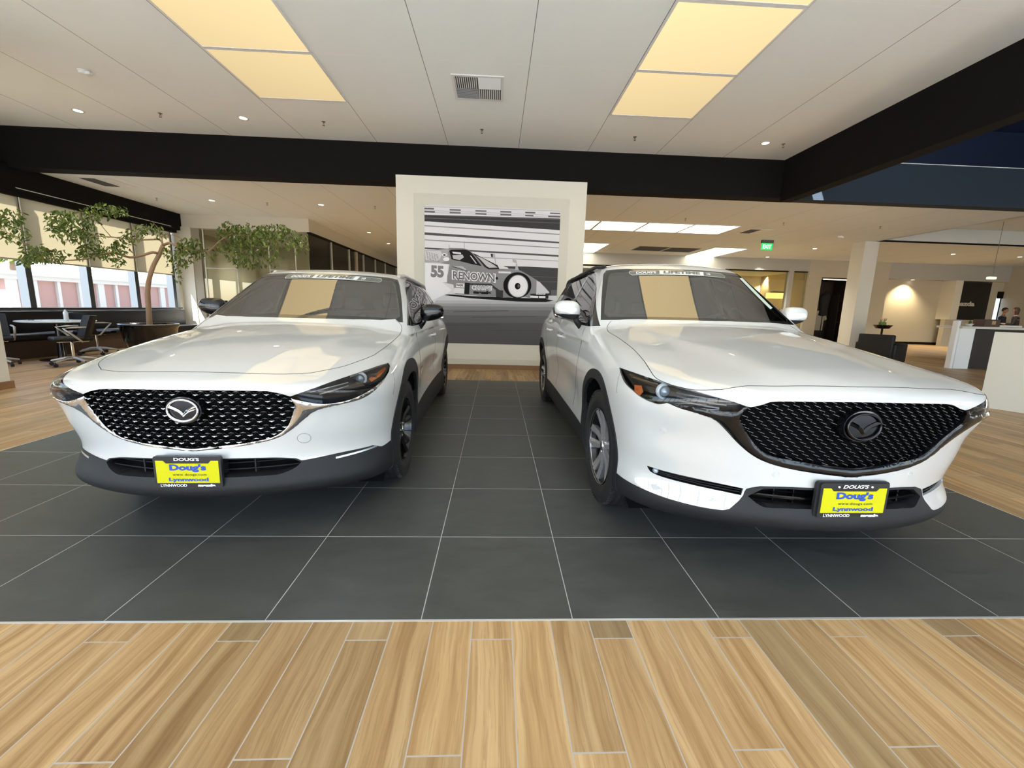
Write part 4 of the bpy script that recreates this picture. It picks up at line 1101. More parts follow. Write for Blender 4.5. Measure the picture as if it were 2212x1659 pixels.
def wood_floor():
    m, nt, b = nodes('wood plank tile floor'); g = nt.nodes.new('ShaderNodeNewGeometry'); sp = nt.nodes.new('ShaderNodeSeparateXYZ'); nt.links.new(g.outputs['Position'], sp.inputs[0])
    X, Y = sp.outputs[0], sp.outputs[1]; W_, L_ = .156, 1.17
    u = mth(nt, 'DIVIDE', mth(nt, 'ADD', X, .228), W_); i = mth(nt, 'FLOOR', u); fu = mth(nt, 'SUBTRACT', u, i)
    k = mth(nt, 'FLOORED_MODULO', mth(nt, 'SUBTRACT', 1.0, i), 3.0)
    v = mth(nt, 'DIVIDE', mth(nt, 'ADD', mth(nt, 'ADD', Y, -1.314), mth(nt, 'MULTIPLY', k, .39)), L_); j = mth(nt, 'FLOOR', v); fv = mth(nt, 'SUBTRACT', v, j)
    wn = nt.nodes.new('ShaderNodeTexWhiteNoise'); wn.noise_dimensions = '2D'; nt.links.new(comb(nt, i, j), wn.inputs['Vector'])
    rs = nt.nodes.new('ShaderNodeSeparateColor'); nt.links.new(wn.outputs['Color'], rs.inputs[0]); r1, r2, r3 = rs.outputs[0], rs.outputs[1], rs.outputs[2]
    off = mth(nt, 'MULTIPLY', r1, 37.0)
    bow = mth(nt, 'MULTIPLY', mth(nt, 'SUBTRACT', noise(nt, comb(nt, mth(nt, 'ADD', mth(nt, 'MULTIPLY', X, 3.0), off), mth(nt, 'MULTIPLY', Y, 1.6)), 1.0, 2), .5), .10)
    vec = comb(nt, mth(nt, 'ADD', mth(nt, 'ADD', X, bow), off), mth(nt, 'MULTIPLY', Y, .035), r2)
    n1 = noise(nt, vec, 22, 5, .62, .3); n2 = noise(nt, vec, 110, 3, .6); n3 = noise(nt, comb(nt, mth(nt, 'ADD', X, off), mth(nt, 'MULTIPLY', Y, .25)), 7, 2)
    base = ramp(nt, n1, [(.28, (.27, .150, .066)), (.42, (.41, .255, .125)), (.55, (.54, .365, .195)), (.72, (.67, .48, .27))])
    base = mixc(nt, mth(nt, 'MULTIPLY', mth(nt, 'GREATER_THAN', n2, .57), .30), base, (.25, .14, .065))
    base = mixc(nt, mth(nt, 'MULTIPLY', n3, .35), base, (.40, .28, .15))
    tone = mth(nt, 'ADD', .68, mth(nt, 'MULTIPLY', r3, .42))
    base = mixc(nt, mth(nt, 'MULTIPLY', mth(nt, 'LESS_THAN', r2, .22), .35), base, (.30, .245, .15))
    hsv = nt.nodes.new('ShaderNodeHueSaturation'); nt.links.new(base, hsv.inputs['Color']); nt.links.new(tone, hsv.inputs['Value']); hsv.inputs['Saturation'].default_value = 1.08
    gx = mth(nt, 'LESS_THAN', mth(nt, 'MINIMUM', fu, mth(nt, 'SUBTRACT', 1.0, fu)), .0135); gy = mth(nt, 'LESS_THAN', mth(nt, 'MINIMUM', fv, mth(nt, 'SUBTRACT', 1.0, fv)), .0019)
    gr = mth(nt, 'MAXIMUM', gx, gy)
    nt.links.new(mixc(nt, gr, hsv.outputs[0], (.46, .42, .37)), b.inputs['Base Color']); b.inputs['Specular IOR Level'].default_value = .3
    rg = mth(nt, 'ADD', .36, mth(nt, 'MULTIPLY', n2, .14)); nt.links.new(rg, b.inputs['Roughness'])
    bp_ = nt.nodes.new('ShaderNodeBump'); bp_.inputs['Strength'].default_value = .25; bp_.inputs['Distance'].default_value = .002
    nt.links.new(mth(nt, 'SUBTRACT', n2, gr), bp_.inputs['Height']); nt.links.new(bp_.outputs[0], b.inputs['Normal']); return m
def tile_floor():
    m, nt, b = nodes('dark slate floor tile'); g = nt.nodes.new('ShaderNodeNewGeometry'); sp = nt.nodes.new('ShaderNodeSeparateXYZ'); nt.links.new(g.outputs['Position'], sp.inputs[0])
    u = mth(nt, 'DIVIDE', mth(nt, 'ADD', sp.outputs[0], .27679), .61); v = mth(nt, 'DIVIDE', mth(nt, 'ADD', sp.outputs[1], -1.40576), .5799)
    i, j = mth(nt, 'FLOOR', u), mth(nt, 'FLOOR', v); fu, fv = mth(nt, 'SUBTRACT', u, i), mth(nt, 'SUBTRACT', v, j)
    wn = nt.nodes.new('ShaderNodeTexWhiteNoise'); wn.noise_dimensions = '2D'; nt.links.new(comb(nt, i, j), wn.inputs['Vector'])
    gr = mth(nt, 'MAXIMUM', mth(nt, 'LESS_THAN', mth(nt, 'MINIMUM', fu, mth(nt, 'SUBTRACT', 1.0, fu)), .0030), mth(nt, 'LESS_THAN', mth(nt, 'MINIMUM', fv, mth(nt, 'SUBTRACT', 1.0, fv)), .0034))
    off = mth(nt, 'MULTIPLY', wn.outputs[0], 9.0); vec = comb(nt, mth(nt, 'ADD', sp.outputs[0], off), mth(nt, 'MULTIPLY', sp.outputs[1], 2.2), off)
    n1 = noise(nt, vec, 4, 5, .6, .6); n2 = noise(nt, vec, 60, 3)
    c = ramp(nt, n1, [(.3, (.056, .058, .053)), (.7, (.076, .078, .071))])
    nt.links.new(mixc(nt, gr, c, (.50, .50, .47)), b.inputs['Base Color'])
    nt.links.new(mth(nt, 'ADD', .30, mth(nt, 'MULTIPLY', n1, .16)), b.inputs['Roughness']); b.inputs['Specular IOR Level'].default_value = .42
    bp_ = nt.nodes.new('ShaderNodeBump'); bp_.inputs['Strength'].default_value = .35; bp_.inputs['Distance'].default_value = .003
    nt.links.new(mth(nt, 'ADD', n1, mth(nt, 'MULTIPLY', n2, .12)), bp_.inputs['Height']); nt.links.new(bp_.outputs[0], b.inputs['Normal']); return m
def ceiling_mat(name, col, seam, cross):
    m, nt, b = nodes(name); g = nt.nodes.new('ShaderNodeNewGeometry'); sp = nt.nodes.new('ShaderNodeSeparateXYZ'); nt.links.new(g.outputs['Position'], sp.inputs[0])
    u = mth(nt, 'FRACT', mth(nt, 'DIVIDE', mth(nt, 'ADD', sp.outputs[0], 1.06+14.25), 1.4255)); v = mth(nt, 'FRACT', mth(nt, 'DIVIDE', mth(nt, 'ADD', sp.outputs[1], -7.19+13.6), 1.36))
    gx = mth(nt, 'LESS_THAN', mth(nt, 'MINIMUM', u, mth(nt, 'SUBTRACT', 1.0, u)), .0030); gy = mth(nt, 'LESS_THAN', mth(nt, 'MINIMUM', v, mth(nt, 'SUBTRACT', 1.0, v)), .0035)
    geo = nt.nodes.new('ShaderNodeTexCoord'); n = noise(nt, geo.outputs['Object'], 1.3, 3)
    c = mixc(nt, n, col, tuple(x*.95 for x in col)); c = mixc(nt, gy, c, cross); c = mixc(nt, gx, c, seam)
    nt.links.new(c, b.inputs['Base Color']); b.inputs['Roughness'].default_value = .85; return m
WOODM, TILEM = wood_floor(), tile_floor()
CEILM = ceiling_mat('ceiling panel white', (.87, .89, .86), (.20, .19, .18), (.90, .89, .86))
CEILB = ceiling_mat('ceiling panel warm white', (.76, .79, .77), (.36, .33, .29), (.80, .76, .69))
wallm = mat('wall paint warm white', (.70, .68, .60), .8, bscale=5)
wallbe = mat('wall paint beige', (.50, .455, .36), .85, bscale=5)
wallgr = mat('wall paint grey', (.42, .42, .39), .85, bscale=5)
whitem = mat('white laminate', (.80, .80, .78), .5, bscale=6)
beamm = mat('black painted beam', (.009, .0085, .008), .8, bscale=4, spec=.12)
woodtrim = mat('wood baseboard', (.25, .135, .06), .5, bscale=30)
dkmetal = mat('dark grey window mullion', (.045, .055, .065), .4)
whitemetal = mat('white painted metal', (.75, .75, .73), .35, bscale=12)
leatherb = mat('black leather', (.007, .007, .008), .5, spec=.3, bump=.15, bscale=60)
alu = mat('light grey aluminium', (.50, .50, .47), .4, .5)
panel_e = emis('ceiling light diffuser', (1.0, .77, .41), 1.0)
def prismatic(m, s, n):
    """a prismatic lens panel throws most of its light straight down"""
    nt = m.node_tree; e = [k for k in nt.nodes if k.type == 'EMISSION'][0]; g = nt.nodes.new('ShaderNodeNewGeometry'); d = nt.nodes.new('ShaderNodeVectorMath'); d.operation = 'DOT_PRODUCT'
    nt.links.new(g.outputs['Normal'], d.inputs[0]); nt.links.new(g.outputs['Incoming'], d.inputs[1])
    nt.links.new(mth(nt, 'MULTIPLY', mth(nt, 'POWER', mth(nt, 'ABSOLUTE', d.outputs['Value']), n), s), e.inputs[1])
prismatic(panel_e, 1.42, 1.15)
panel_b = emis('back ceiling light diffuser', (1.0, .93, .76), 5.5)
lamp_e = emis('downlight lamp', (1.0, .93, .82), 6.0)
S_ = .61/.58
def box(name, a, b, m, kind='structure', parent=None, fix=True):
    a, b = [min(p, q) for p, q in zip(a, b)], [max(p, q) for p, q in zip(a, b)]
    q = MB(); q.box(a, b); o = q.build(name, m, parent)
    if kind: o['kind'] = kind
    return o
ZF, ZB, YBM = 4.459, 3.765, 8.64
XL, XR, YN, YFAR = -9.8, 24.0, -4.6, 23.6
# floor
TX0, TX1, TY0, TY1 = -3.937, 3.383, 1.406, 6.625
fl_ = MB()
for a, b in (((XL, -.6), (XR, TY0)), ((XL, TY0), (TX0, TY1)), ((TX1, TY0), (XR, TY1)), ((XL, TY1), (XR, YFAR))): fl_.box((a[0], a[1], -.12), (b[0], b[1], 0))
o = fl_.build('floor', WOODM); tag(o, kind='structure')
box('floor_bounce_added', (XL, YN, -.12), (XR, -.6, 0), mat('pale grey bounce floor', (.50, .54, .57), .6))  # unseen pale floor behind the camera, added to bounce neutral light
box('floor_tiled', (TX0, TY0, -.12), (TX1, TY1, 0), TILEM)
tr = MB(); w = .0045
tr.box((TX0, TY0-w, 0), (TX1, TY0+w, .0015)); tr.box((TX0-w, TY0, 0), (TX0+w, TY1, .0015)); tr.box((TX1-w, TY0, 0), (TX1+w, TY1, .0015))
tag(tr.build('trim_1', mat('metal floor edging', (.72, .72, .70), .3, .5)), kind='structure')
# ceilings and beams
box('ceiling', (XL, YN, ZF), (6.0, YBM, ZF+.15), CEILM)
cb = MB()
for a, b in (((XL, YBM+.30), (12.70, 13.24)), ((XL, 13.24), (XR, YFAR)), ): cb.box((a[0], a[1], ZB), (b[0], b[1], ZB+.12))
tag(cb.build('ceiling_back', CEILB), kind='structure')
cb = MB(); cb.box((12.70, YBM+.3, 4.25), (XR, 13.24, 4.35)); tag(cb.build('ceiling_tray', CEILB), kind='structure')
cb = MB(); cb.box((12.66, YBM+.3, ZB), (12.70, 13.24, ZB+.05)); cb.box((12.66, 13.22, ZB), (XR, 13.26, ZB+.05)); tag(cb.build('trim_2', beamm), kind='structure')
cb = MB(); cb.box((12.68, YBM+.3, ZB+.05), (12.72, 13.24, 4.3)); cb.box((12.70, 13.20, ZB+.05), (XR, 13.24, 4.3)); tag(cb.build('trim_3', wallm), kind='structure')
box('beam_cross', (XL, YBM, 3.70), (6.22, YBM+.30, ZF+.4), beamm)
box('beam_side', (5.98, YN, 3.62), (6.22, YBM, ZF+.4), beamm)
box('beam_window', (XL-.1, YN, 3.28), (XL+.14, 12.9, 3.765), beamm)
bluem = mat('dark blue atrium paint', (.022, .032, .043), .7, spec=.2); bluem2 = mat('deep blue atrium ceiling', (.006, .012, .035), .5)
box('wall_atrium', (6.22, YBM+.02, 3.70), (XR, YBM+.28, 4.50), bluem)
box('wall_atrium_upper', (5.9, 10.6, 4.4), (XR, 10.8, 6.2), bluem2)
box('ceiling_atrium', (5.9, YN, 6.1), (XR, 10.8, 6.25), bluem2)
tr = MB(); tr.box((6.22, YBM, 4.50), (14.5, YBM+.30, 4.512)); tag(tr.build('trim_4', whitemetal), kind='structure')
box('wall_atrium_right', (16, YN, 3.765), (16.2, YBM, 6.2), bluem2)
t = empty('linear_light', (9.5, 10.55, 5.05), 0, 'short dim linear light strip high in the dark blue atrium', 'light')
q = MB(); q.box((-.30, -.03, 0), (.42, .03, .03)); q.build('light_bar', emis('dim bluish lamp', (.5, .7, 1), .35), t)
# outer walls
box('wall_right', (XR, YN, 0), (XR+.2, YFAR, 6.2), wallbe)
box('wall_front', (XL, YN-.2, 0), (XR, YN, .35), wallm); 
box('wall_front_top', (XL, YN-.2, 3.9), (XR, YN, 6.3), beamm)
mu = MB()
for i, x in enumerate(np.arange(XL, XR+.1, 1.9)): mu.box((x-.05, YN-.12, .35), (x+.05, YN+.02, 3.9))
mu.box((XL, YN-.12, 2.55), (XR, YN, 2.65)); tag(mu.build('window_1', dkmetal), kind='structure')
# mural wall
YM = 7.85; k_ = YM/8.48
x0, x1, zt = -1.93, 1.66, 3.62; ix0, ix1, iz0, iz1 = -1.61, 1.345, .20, 3.31; px0, px1, pz0, pz1 = -1.425, 1.19, .50, 3.13
q = MB(); D_ = .12
def quad(*p): q.add(p, [tuple(range(len(p)))])
o4 = [(x0, YM, 0), (x1, YM, 0), (x1, YM, zt), (x0, YM, zt)]; i4 = [(ix0, YM, iz0), (ix1, YM, iz0), (ix1, YM, iz1), (ix0, YM, iz1)]; p4 = [(px0, YM+D_, pz0), (px1, YM+D_, pz0), (px1, YM+D_, pz1), (px0, YM+D_, pz1)]
for i in range(4): j = (i+1) % 4; quad(o4[i], o4[j], i4[j], i4[i]); quad(i4[i], i4[j], p4[j], p4[i])
quad(*p4); b4 = [(x, YM+.38, z) for x, y, z in o4]
for i in range(4): j = (i+1) % 4; quad(o4[i], b4[i], b4[j], o4[j])
quad(*b4[::-1]); tag(q.build('wall_mural', wallm), kind='structure')
tr = MB(); tr.box((x0-.01, YM-.012, 0), (x1+.01, YM+.39, .095)); tag(tr.build('baseboard_mural', woodtrim), kind='structure')
# ---------------------------------------------------------------- left window wall
YW = [-3.7+1.252*i for i in range(14)]; YW = [y for y in YW if y < 12.7]; 
off_ = 12.56-YW[-1]; YW = [y+off_ for y in YW]
lw = MB(); lw.box((XL-.2, YN, 0), (XL, 12.9, .94)); tag(lw.build('wall_left', wallgr), kind='structure')
lw = MB(); lw.box((XL-.2, YN, 3.7), (XL, YFAR, 6.2)); tag(lw.build('wall_left_top', beamm), kind='structure')
wn = 2
for i, y in enumerate(YW):
    q = MB(); q.box((XL-.16, y-.055, .94), (XL+.02, y+.055, 3.3)); tag(q.build('window_%d' % wn, dkmetal), kind='structure'); wn += 1
q = MB(); q.box((XL-.18, YN, .93), (XL+.05, 12.75, .965)); tag(q.build('trim_5', mat('dark sill', (.02, .02, .022), .35)), kind='structure')
q = MB(); q.box((XL-.05, YN, 3.18), (XL+.12, 12.72, 3.285)); tag(q.build('trim_6', beamm), kind='structure')
q = MB(); q.box((XL+.141, 8.7, 3.33), (XL+.146, 12.5, 3.345)); tag(q.build('trim_7', whitemetal), kind='structure')
q = MB(); q.box((XL-.2, 12.72, 0), (XL+.02, 12.9, 3.7)); tag(q.build('wall_left_corner', wallm), kind='structure')
bm_ = bpy.data.materials.new('roller blind fabric'); bm_.use_nodes = True; nt = bm_.node_tree; b = nt.nodes['Principled BSDF']
b.inputs['Base Color'].default_value = (.62, .58, .47, 1); b.inputs['Roughness'].default_value = .9
tr_ = nt.nodes.new('ShaderNodeBsdfTranslucent'); tr_.inputs[0].default_value = (.62, .58, .46, 1); mx = nt.nodes.new('ShaderNodeMixShader'); mx.inputs[0].default_value = .45
out = [n for n in nt.nodes if n.type == 'OUTPUT_MATERIAL'][0]; nt.links.new(b.outputs[0], mx.inputs[1]); nt.links.new(tr_.outputs[0], mx.inputs[2]); nt.links.new(mx.outputs[0], out.inputs[0])
names = ['far right', 'second from the far corner', 'third from the far corner', 'fourth from the far corner', 'fifth from the far corner']
for i in range(len(YW)-1):
    y0, y1 = YW[i]+.008, YW[i+1]-.008; kk = len(YW)-2-i
    if y1 < 4: continue
    lab = 'beige roller blind over the left window wall, '+(names[kk] if kk < 5 else 'sixth from the far corner' if kk == 5 else 'seventh from the far corner')
    t = empty('roller_blind', (XL+.03, (y0+y1)/2, 1.95), 0, lab, 'blind', 'roller blinds on the left window wall')
    q = MB(); L = (y1-y0)/2; q.box((0, -L, .0), (.004, L, 1.26)); q.build('blind_fabric', bm_, t)
    q = MB(); q.box((-.012, -L, -.03), (.016, L, .0)); q.build('bottom_bar', mat('blind bottom bar', (.42, .39, .33), .6), t)
    q = MB(); q.tube([(.02, -L, -.02), (.02, -L, 1.24)], .010, 6); q.build('guide_cable', whitemetal, t)
# bench in front of the windows
t = empty('bench', (XL+.35, 9.2, 0), 0, 'long black upholstered bench under the left windows', 'bench')
q = MB(); q.rbox((-.30, -4.1, .42), (-.16, 3.45, .90), .03); q.build('backrest', leatherb, t, auto=50)
q = MB(); q.rbox((-.16, -4.1, .34), (.42, 3.45, .47), .04); q.build('seat', leatherb, t, auto=50)
q = MB(); q.box((-.28, -4.05, 0), (.36, 3.4, .34)); q.build('base', mat('dark walnut', (.045, .022, .012), .5, bscale=20), t)
# pillar at the left edge
q = MB(); q.box((-7.3, 4.55, 0), (-6.44, 5.39, ZF)); tag(q.build('wall_pillar_left', wallm), kind='structure')
q = MB(); q.box((-7.32, 4.53, 0), (-6.415, 5.41, .10)); tag(q.build('baseboard_left', woodtrim), kind='structure')
# ---------------------------------------------------------------- glass office at the back left
YG = 12.9
box('soffit_office', (XL, YG, 3.37), (-5.85, YFAR, ZB), wallm)
box('wall_office_back', (XL, 17.0, 0), (-5.85, 17.2, 3.4), wallbe)
box('wall_left_rear', (XL-.2, YG, 0), (XL, YFAR, 3.7), wallbe)
box('wall_office_pier', (XL, YG-.05, 0), (XL+.42, YG+.25, 3.4), wallm)
box('trim_8', (XL+.42, YG-.03, 0), (XL+.66, YG+.2, 3.37), mat('taupe door frame', (.34, .31, .25), .6))
q = MB(); q.box((XL+.66, YG, .05), (-5.87, YG+.012, 3.33)); tag(q.build('window_30', clearglass), kind='structure')
q = MB(); q.box((-5.88, YG, .05), (-5.868, YFAR, 3.33)); tag(q.build('window_31', clearglass), kind='structure')
q = MB()
for x in (-9.05, -8.1, -7.1, -6.3): q.box((x-.012, YG-.012, .05), (x+.012, YG+.024, 3.35))
for x, x2 in ((-9.05, -8.1), (-7.1, -6.3)): q.box((x, YG-.01, 2.18), (x2, YG+.02, 2.205))
for y in (14.6, 16.3, 18, 19.7, 21.4): q.box((-5.89, y-.012, .05), (-5.85, y+.012, 3.35))
tag(q.build('trim_9', whitemetal), kind='structure')
q = MB(); q.box((-5.92, YG, 3.33), (-5.80, YFAR, 3.37)); tag(q.build('trim_10', beamm), kind='structure')
box('door_1', (-9.1, 16.94, 0), (-8.2, 17.0, 2.1), mat('pale green grey door', (.40, .42, .36), .5))
q = MB(); q.box((-7.9, 16.93, .95), (-7.1, 16.99, 2.15)); o = q.build('wall_screen', mat('dark screen glass', (.03, .035, .035), .15)); tag(o, 'dark wall-mounted screen inside the glass office', 'screen')
p = at(445, 576, 'y', 16.9); q = MB(); q.box((p.x-.06, 16.92, p.z-.08), (p.x+.06, 17.02, p.z+.08)); tag(q.build('fire_alarm', mat('red alarm box', (.45, .06, .04), .4)), 'small red fire alarm box on the office wall', 'alarm')
# ---------------------------------------------------------------- far walls, right
YB2 = 18.0
def W2(px, py, y=YB2): p = at(px, py, 'y', y); return p
a, b = W2(1743, 700), W2(1763, 612)
box('wall_far', (-6, YFAR, 0), (XR, YFAR+.2, ZB+.3), wallbe)
bx0, bx1 = W2(1768, 650).x, W2(1858, 650).x; bzt = 2.95
xg = W2(1741, 640).x
box('wall_back_a', (xg, YB2, 0), (bx0, YB2+.25, ZB), wallbe)
box('wall_back_b', (bx0, YB2, bzt), (bx1, YB2+.25, ZB), wallbe)
box('wall_back_c', (bx1, YB2, 0), (bx1+1.2, YB2+.25, ZB), wallbe)
nx0, nx1 = W2(1910, 650).x, W2(2057, 650).x
box('wall_back_niche', (bx1+1.2, YB2+.45, 0), (nx1+.9, YB2+.65, ZB), wallbe)
box('wall_back_niche_top', (bx1+1.2, YB2, 3.05), (nx1+6, YB2+.45, ZB), wallgr)
box('baseboard_back', (bx1+1.2, YB2+.43, 0), (nx1+.5, YB2+.45, .12), beamm)
jx0, jx1 = W2(2050, 650).x, W2(2066, 650).x
box('wall_jamb', (jx0, YB2-.15, 1.25), (jx1, YB2+.45, 3.05), wallm)
box('wall_back_low', (jx0, YB2, 0), (XR, YB2+.2, 1.25), wallbe)
dx1 = W2(2144, 650).x
box('wall_dark_panel', (jx1, YB2+.15, 1.25), (dx1, YB2+.25, 3.0), mat('near black display wall', (.008, .008, .009), .4))
wx0, wx1 = W2(2155, 670).x, W2(2207, 670).x
box('wall_back_d', (dx1, YB2+.15, 2.6), (XR, YB2+.3, 3.05), wallbe); box('wall_back_e', (dx1, YB2+.15, 1.25), (wx0, YB2+.3, 2.6), wallbe); box('wall_back_f', (wx1, YB2+.15, 1.25), (XR, YB2+.3, 2.6), wallbe)
q = MB(); q.box((wx0, YB2+.1, 2.3), (wx1, YB2+.14, 2.62)); tag(q.build('window_blind', beamm), 'black half-lowered blind on the far right window', 'blind')
q = MB(); q.box((wx0, YB2+.2, 1.25), (wx1, YB2+.22, 2.35)); tag(q.build('window_40', emis('daylit street outside', (.55, .68, .85), 1.1)), kind='structure')
# office front behind the right car: header, posts, glass, lit room
ox0 = W2(1560, 640).x
box('wall_office_header', (ox0-8, YB2, 3.25), (xg, YB2+.2, ZB), wallgr)
mx0, mx1 = W2(1699, 640).x, W2(1708, 640).x
box('trim_11', (mx0, YB2-.02, 0), (mx1, YB2+.22, 3.25), wallgr)
box('trim_12', (ox0-.2, YB2-.02, 0), (ox0, YB2+.22, 3.25), wallgr)
box('wall_office_room', (ox0-8, 21.4, 0), (xg+.3, 21.6, 3.3), mat('warm lit office wall', (.62, .52, .34), .8)); box('wall_office_side', (xg+.05, YB2+.2, 0), (xg+.3, 21.4, 3.3), mat('warm lit office wall'))
box('ceiling_office', (ox0-8, YB2+.2, 3.28), (xg+.3, 21.5, 3.36), CEILB)
q = MB(); q.box((ox0-8, YB2+.1, 0), (xg, YB2+.112, 3.25)); tag(q.build('window_41', clearglass), kind='structure')
q = MB(); q.box((ox0-8, YB2+.08, 3.2), (xg, YB2+.14, 3.25)); tag(q.build('trim_13', beamm), kind='structure')
for x in (mx0-3.4, mx0-1.4, mx1+.75):
    l = bpy.data.lights.new('office_spot', 'SPOT'); l.energy = 420; l.color = (1, .80, .48); l.spot_size = 1.3; l.spot_blend = .7; l.shadow_soft_size = .06
    o = link(bpy.data.objects.new('office_spot', l)); o.location = (x, 20.9, 3.22); o.rotation_euler = (math.radians(12), 0, 0)
for x, lb in ((mx0-1.7, 'amber glass lamp shade behind the left office pane'), (mx1+.35, 'amber glass lamp shade in the office pane beside the clothes alcove')):
    q = MB(); q.rbox((x-.38, 19.4, 2.05), (x+.38, 19.7, 2.32), .02); tag(q.build('lamp_shade', emis('amber lamp shade', (1, .62, .16), 1.3)), lb, 'lamp')
    q = MB(); q.box((x-.30, 19.3, 2.33), (x+1.05, 19.5, 2.38)); tag(q.build('wall_shelf', mat('dark shelf', (.03, .025, .02), .5)), 'thin dark shelf rail above the '+lb[:23]+(' left of the post' if x < mx0 else ' right of the post'), 'shelf')
# alcove
box('wall_alcove_back', (bx0, YB2+1.6, 0), (bx1, YB2+1.7, 3), mat('dark brown alcove', (.022, .011, .007), .6)); box('wall_alcove_l', (bx0-.05, YB2+.2, 0), (bx0, YB2+1.7, 3), wallbe); box('wall_alcove_r', (bx1, YB2+.2, 0), (bx1+.05, YB2+1.7, 3), mat('dark brown alcove'))
box('ceiling_alcove', (bx0, YB2, 2.96), (bx1, YB2+1.7, 3.0), mat('dark brown alcove'))
q = MB(); q.box((bx0+.08, YB2-.02, 2.90), (bx1, YB2+.01, 2.93)); tag(q.build('linear_light', emis('white strip light', (1, .95, .85), 2.0)), 'thin white strip light along the top of the dark clothes alcove', 'light')
# square white column
box('wall_column', (12.30, 13.25, 0), (12.80, 13.75, ZB), wallm)
# ---------------------------------------------------------------- outside
box('ground', (-80, -60, -.4), (80, 80, -.2), mat('pale concrete outside', (.13, .135, .14), .9), 'structure')
# ---------------------------------------------------------------- ceiling fixtures
def ceiling_light(x0, x1, y0, y1, z, em, label, group):
    t = empty('ceiling_light', ((x0+x1)/2, (y0+y1)/2, z), 0, label, 'ceiling light', group)
    a, b = (x1-x0)/2, (y1-y0)/2
    q = MB(); w = .025
    for p, r in (((-a, -b), (a, -b+w)), ((-a, b-w), (a, b)), ((-a, -b+w), (-a+w, b-w)), ((a-w, -b+w), (a, b-w))): q.box((p[0], p[1], -.018), (r[0], r[1], 0))
    q.build('frame', whitemetal, t)
    q = MB(); q.box((-a+w, -b+w, -.010), (a-w, b-w, -.004)); q.build('diffuser', em, t); return t
ordn = ['nearest the black cross beam', 'second from the black cross beam', 'third from the black cross beam', 'fourth from the black cross beam', 'fifth from the black cross beam']
for sx, (a, b) in (('left', (-3.875, -2.475)), ('right', (1.80, 3.205))):
    for k in range(5): ceiling_light(a, b, 5.81-1.245*k, 7.05-1.245*k, ZF, panel_e, 'square warm ceiling light panel in the %s column, %s' % (sx, ordn[k]), 'square light panels in the front ceiling')
for k in range(4): ceiling_light(2.93-1.37+1.375*k, 2.93-.02+1.375*k, 11.68, 12.92, ZB, panel_b, 'bright ceiling panel in the row behind the beam, %s' % ['left end, mostly behind the mural wall', 'second from left', 'third from left', 'right end'][k], 'back ceiling panels in a row')
for k in range(4): ceiling_light(2.9, 4.26, 15.48+1.25*k, 16.70+1.25*k, ZB, panel_b, 'ceiling panel in the run going back beside the mural wall, %s' % ['nearest', 'second', 'third', 'farthest'][k], 'back ceiling panels beside the mural wall')
for k in range(4): ceiling_light(8.42, 9.75, 15.55+1.27*k, 16.80+1.27*k, ZB, panel_b, 'ceiling panel in the run going back near the exit sign, %s' % ['nearest', 'second', 'third', 'farthest'][k], 'back ceiling panels near the exit sign')
def downlight(x, y, z, label, group, r=.085, power=0):
    t = empty('downlight', (x, y, z), 0, label, 'downlight', group)
    q = MB(); q.lathe([(r*.72, -.001), (r*.74, -.006), (r, -.006), (r+.008, -.001)], 28, 'z'); q.build('trim_ring', whitemetal, t, auto=40)
    q = MB(); q.lathe([(0, -.004), (r*.74, -.004)], 28, 'z'); q.build('lamp', lamp_e, t)
    if power:
        l = bpy.data.lights.new('downlight_beam', 'SPOT'); l.energy = power; l.color = (1, .95, .88); l.spot_size = 1.7; l.spot_blend = .7; l.shadow_soft_size = .05; o = link(bpy.data.objects.new('downlight_beam', l)); o.location = (x, y, z-.02)
for x, y, lb in ((-7.08, 7.46, 'far left'), (-4.38, 7.45, 'between the smoke detector and left panels'), (4.78, 7.48, 'right, beside the corner of the black beams')):
    downlight(x*S_, y*S_, ZF, 'round recessed downlight in the front ceiling, '+lb, 'front downlights', power=120)
for x, y, lb in ((-7.06, 10.48, 'above the window tree'), (-4.43, 10.49, 'left of the mural wall'), (-4.42, 14.18, 'beyond the glass office corner'), (-4.40, 16.55, 'farthest on the left')):
    downlight(x*S_, y*S_, ZB, 'round downlight in the back ceiling, '+lb, 'back downlights left', power=320)
for px, py, lb in ((1582, 569, 'left of three above the offices'), (1658, 555, 'below the exit sign'), (1760, 537, 'right of the exit sign'), (2059, 549, 'right of the white column'), (2203, 555, 'far right edge')):
    p = at(px, py, 'z', ZB); downlight(p.x, p.y, ZB, 'oval-looking downlight in the back ceiling, '+lb, 'back downlights right', power=320)
p = at(1933, 607, 'z', 3.05); downlight(p.x, YB2+.28, 3.05, 'downlight washing the beige niche wall with a warm cone', None)
def sprinkler(x, y, z, label):
    t = empty('sprinkler', (x, y, z), 0, label, 'sprinkler', 'fire sprinklers')
    q = MB(); q.lathe([(0, -.002), (.032, -.002), (.034, 0)], 18, 'z'); q.build('escutcheon', mat('sprinkler steel', (.25, .24, .22), .35, .8), t)
    q = MB(); q.tube([(0, 0, 0), (0, 0, -.03)], .009, 8); q.tube([(-.012, 0, -.025), (-.014, 0, -.05), (0, 0, -.06)], .003, 6); q.tube([(.012, 0, -.025), (.014, 0, -.05), (0, 0, -.06)], .003, 6); q.lathe([(0, -.062), (.020, -.060), (.020, -.064), (0, -.066)], 14, 'z'); q.build('sprinkler_head', mat('sprinkler steel'), t)
for (x, y), lb in zip(((-5.72, 7.42), (-3.04, 7.45), (-.33, 7.47), (2.39, 7.48), (5.12, 7.49)), ('first from left, between two downlights', 'in front of the left light panels', 'below the square air vent', 'in front of the right light panels', 'beside the right downlight')):
    sprinkler(x*S_, y*S_, ZF, 'small steel fire sprinkler in the front ceiling, '+lb)
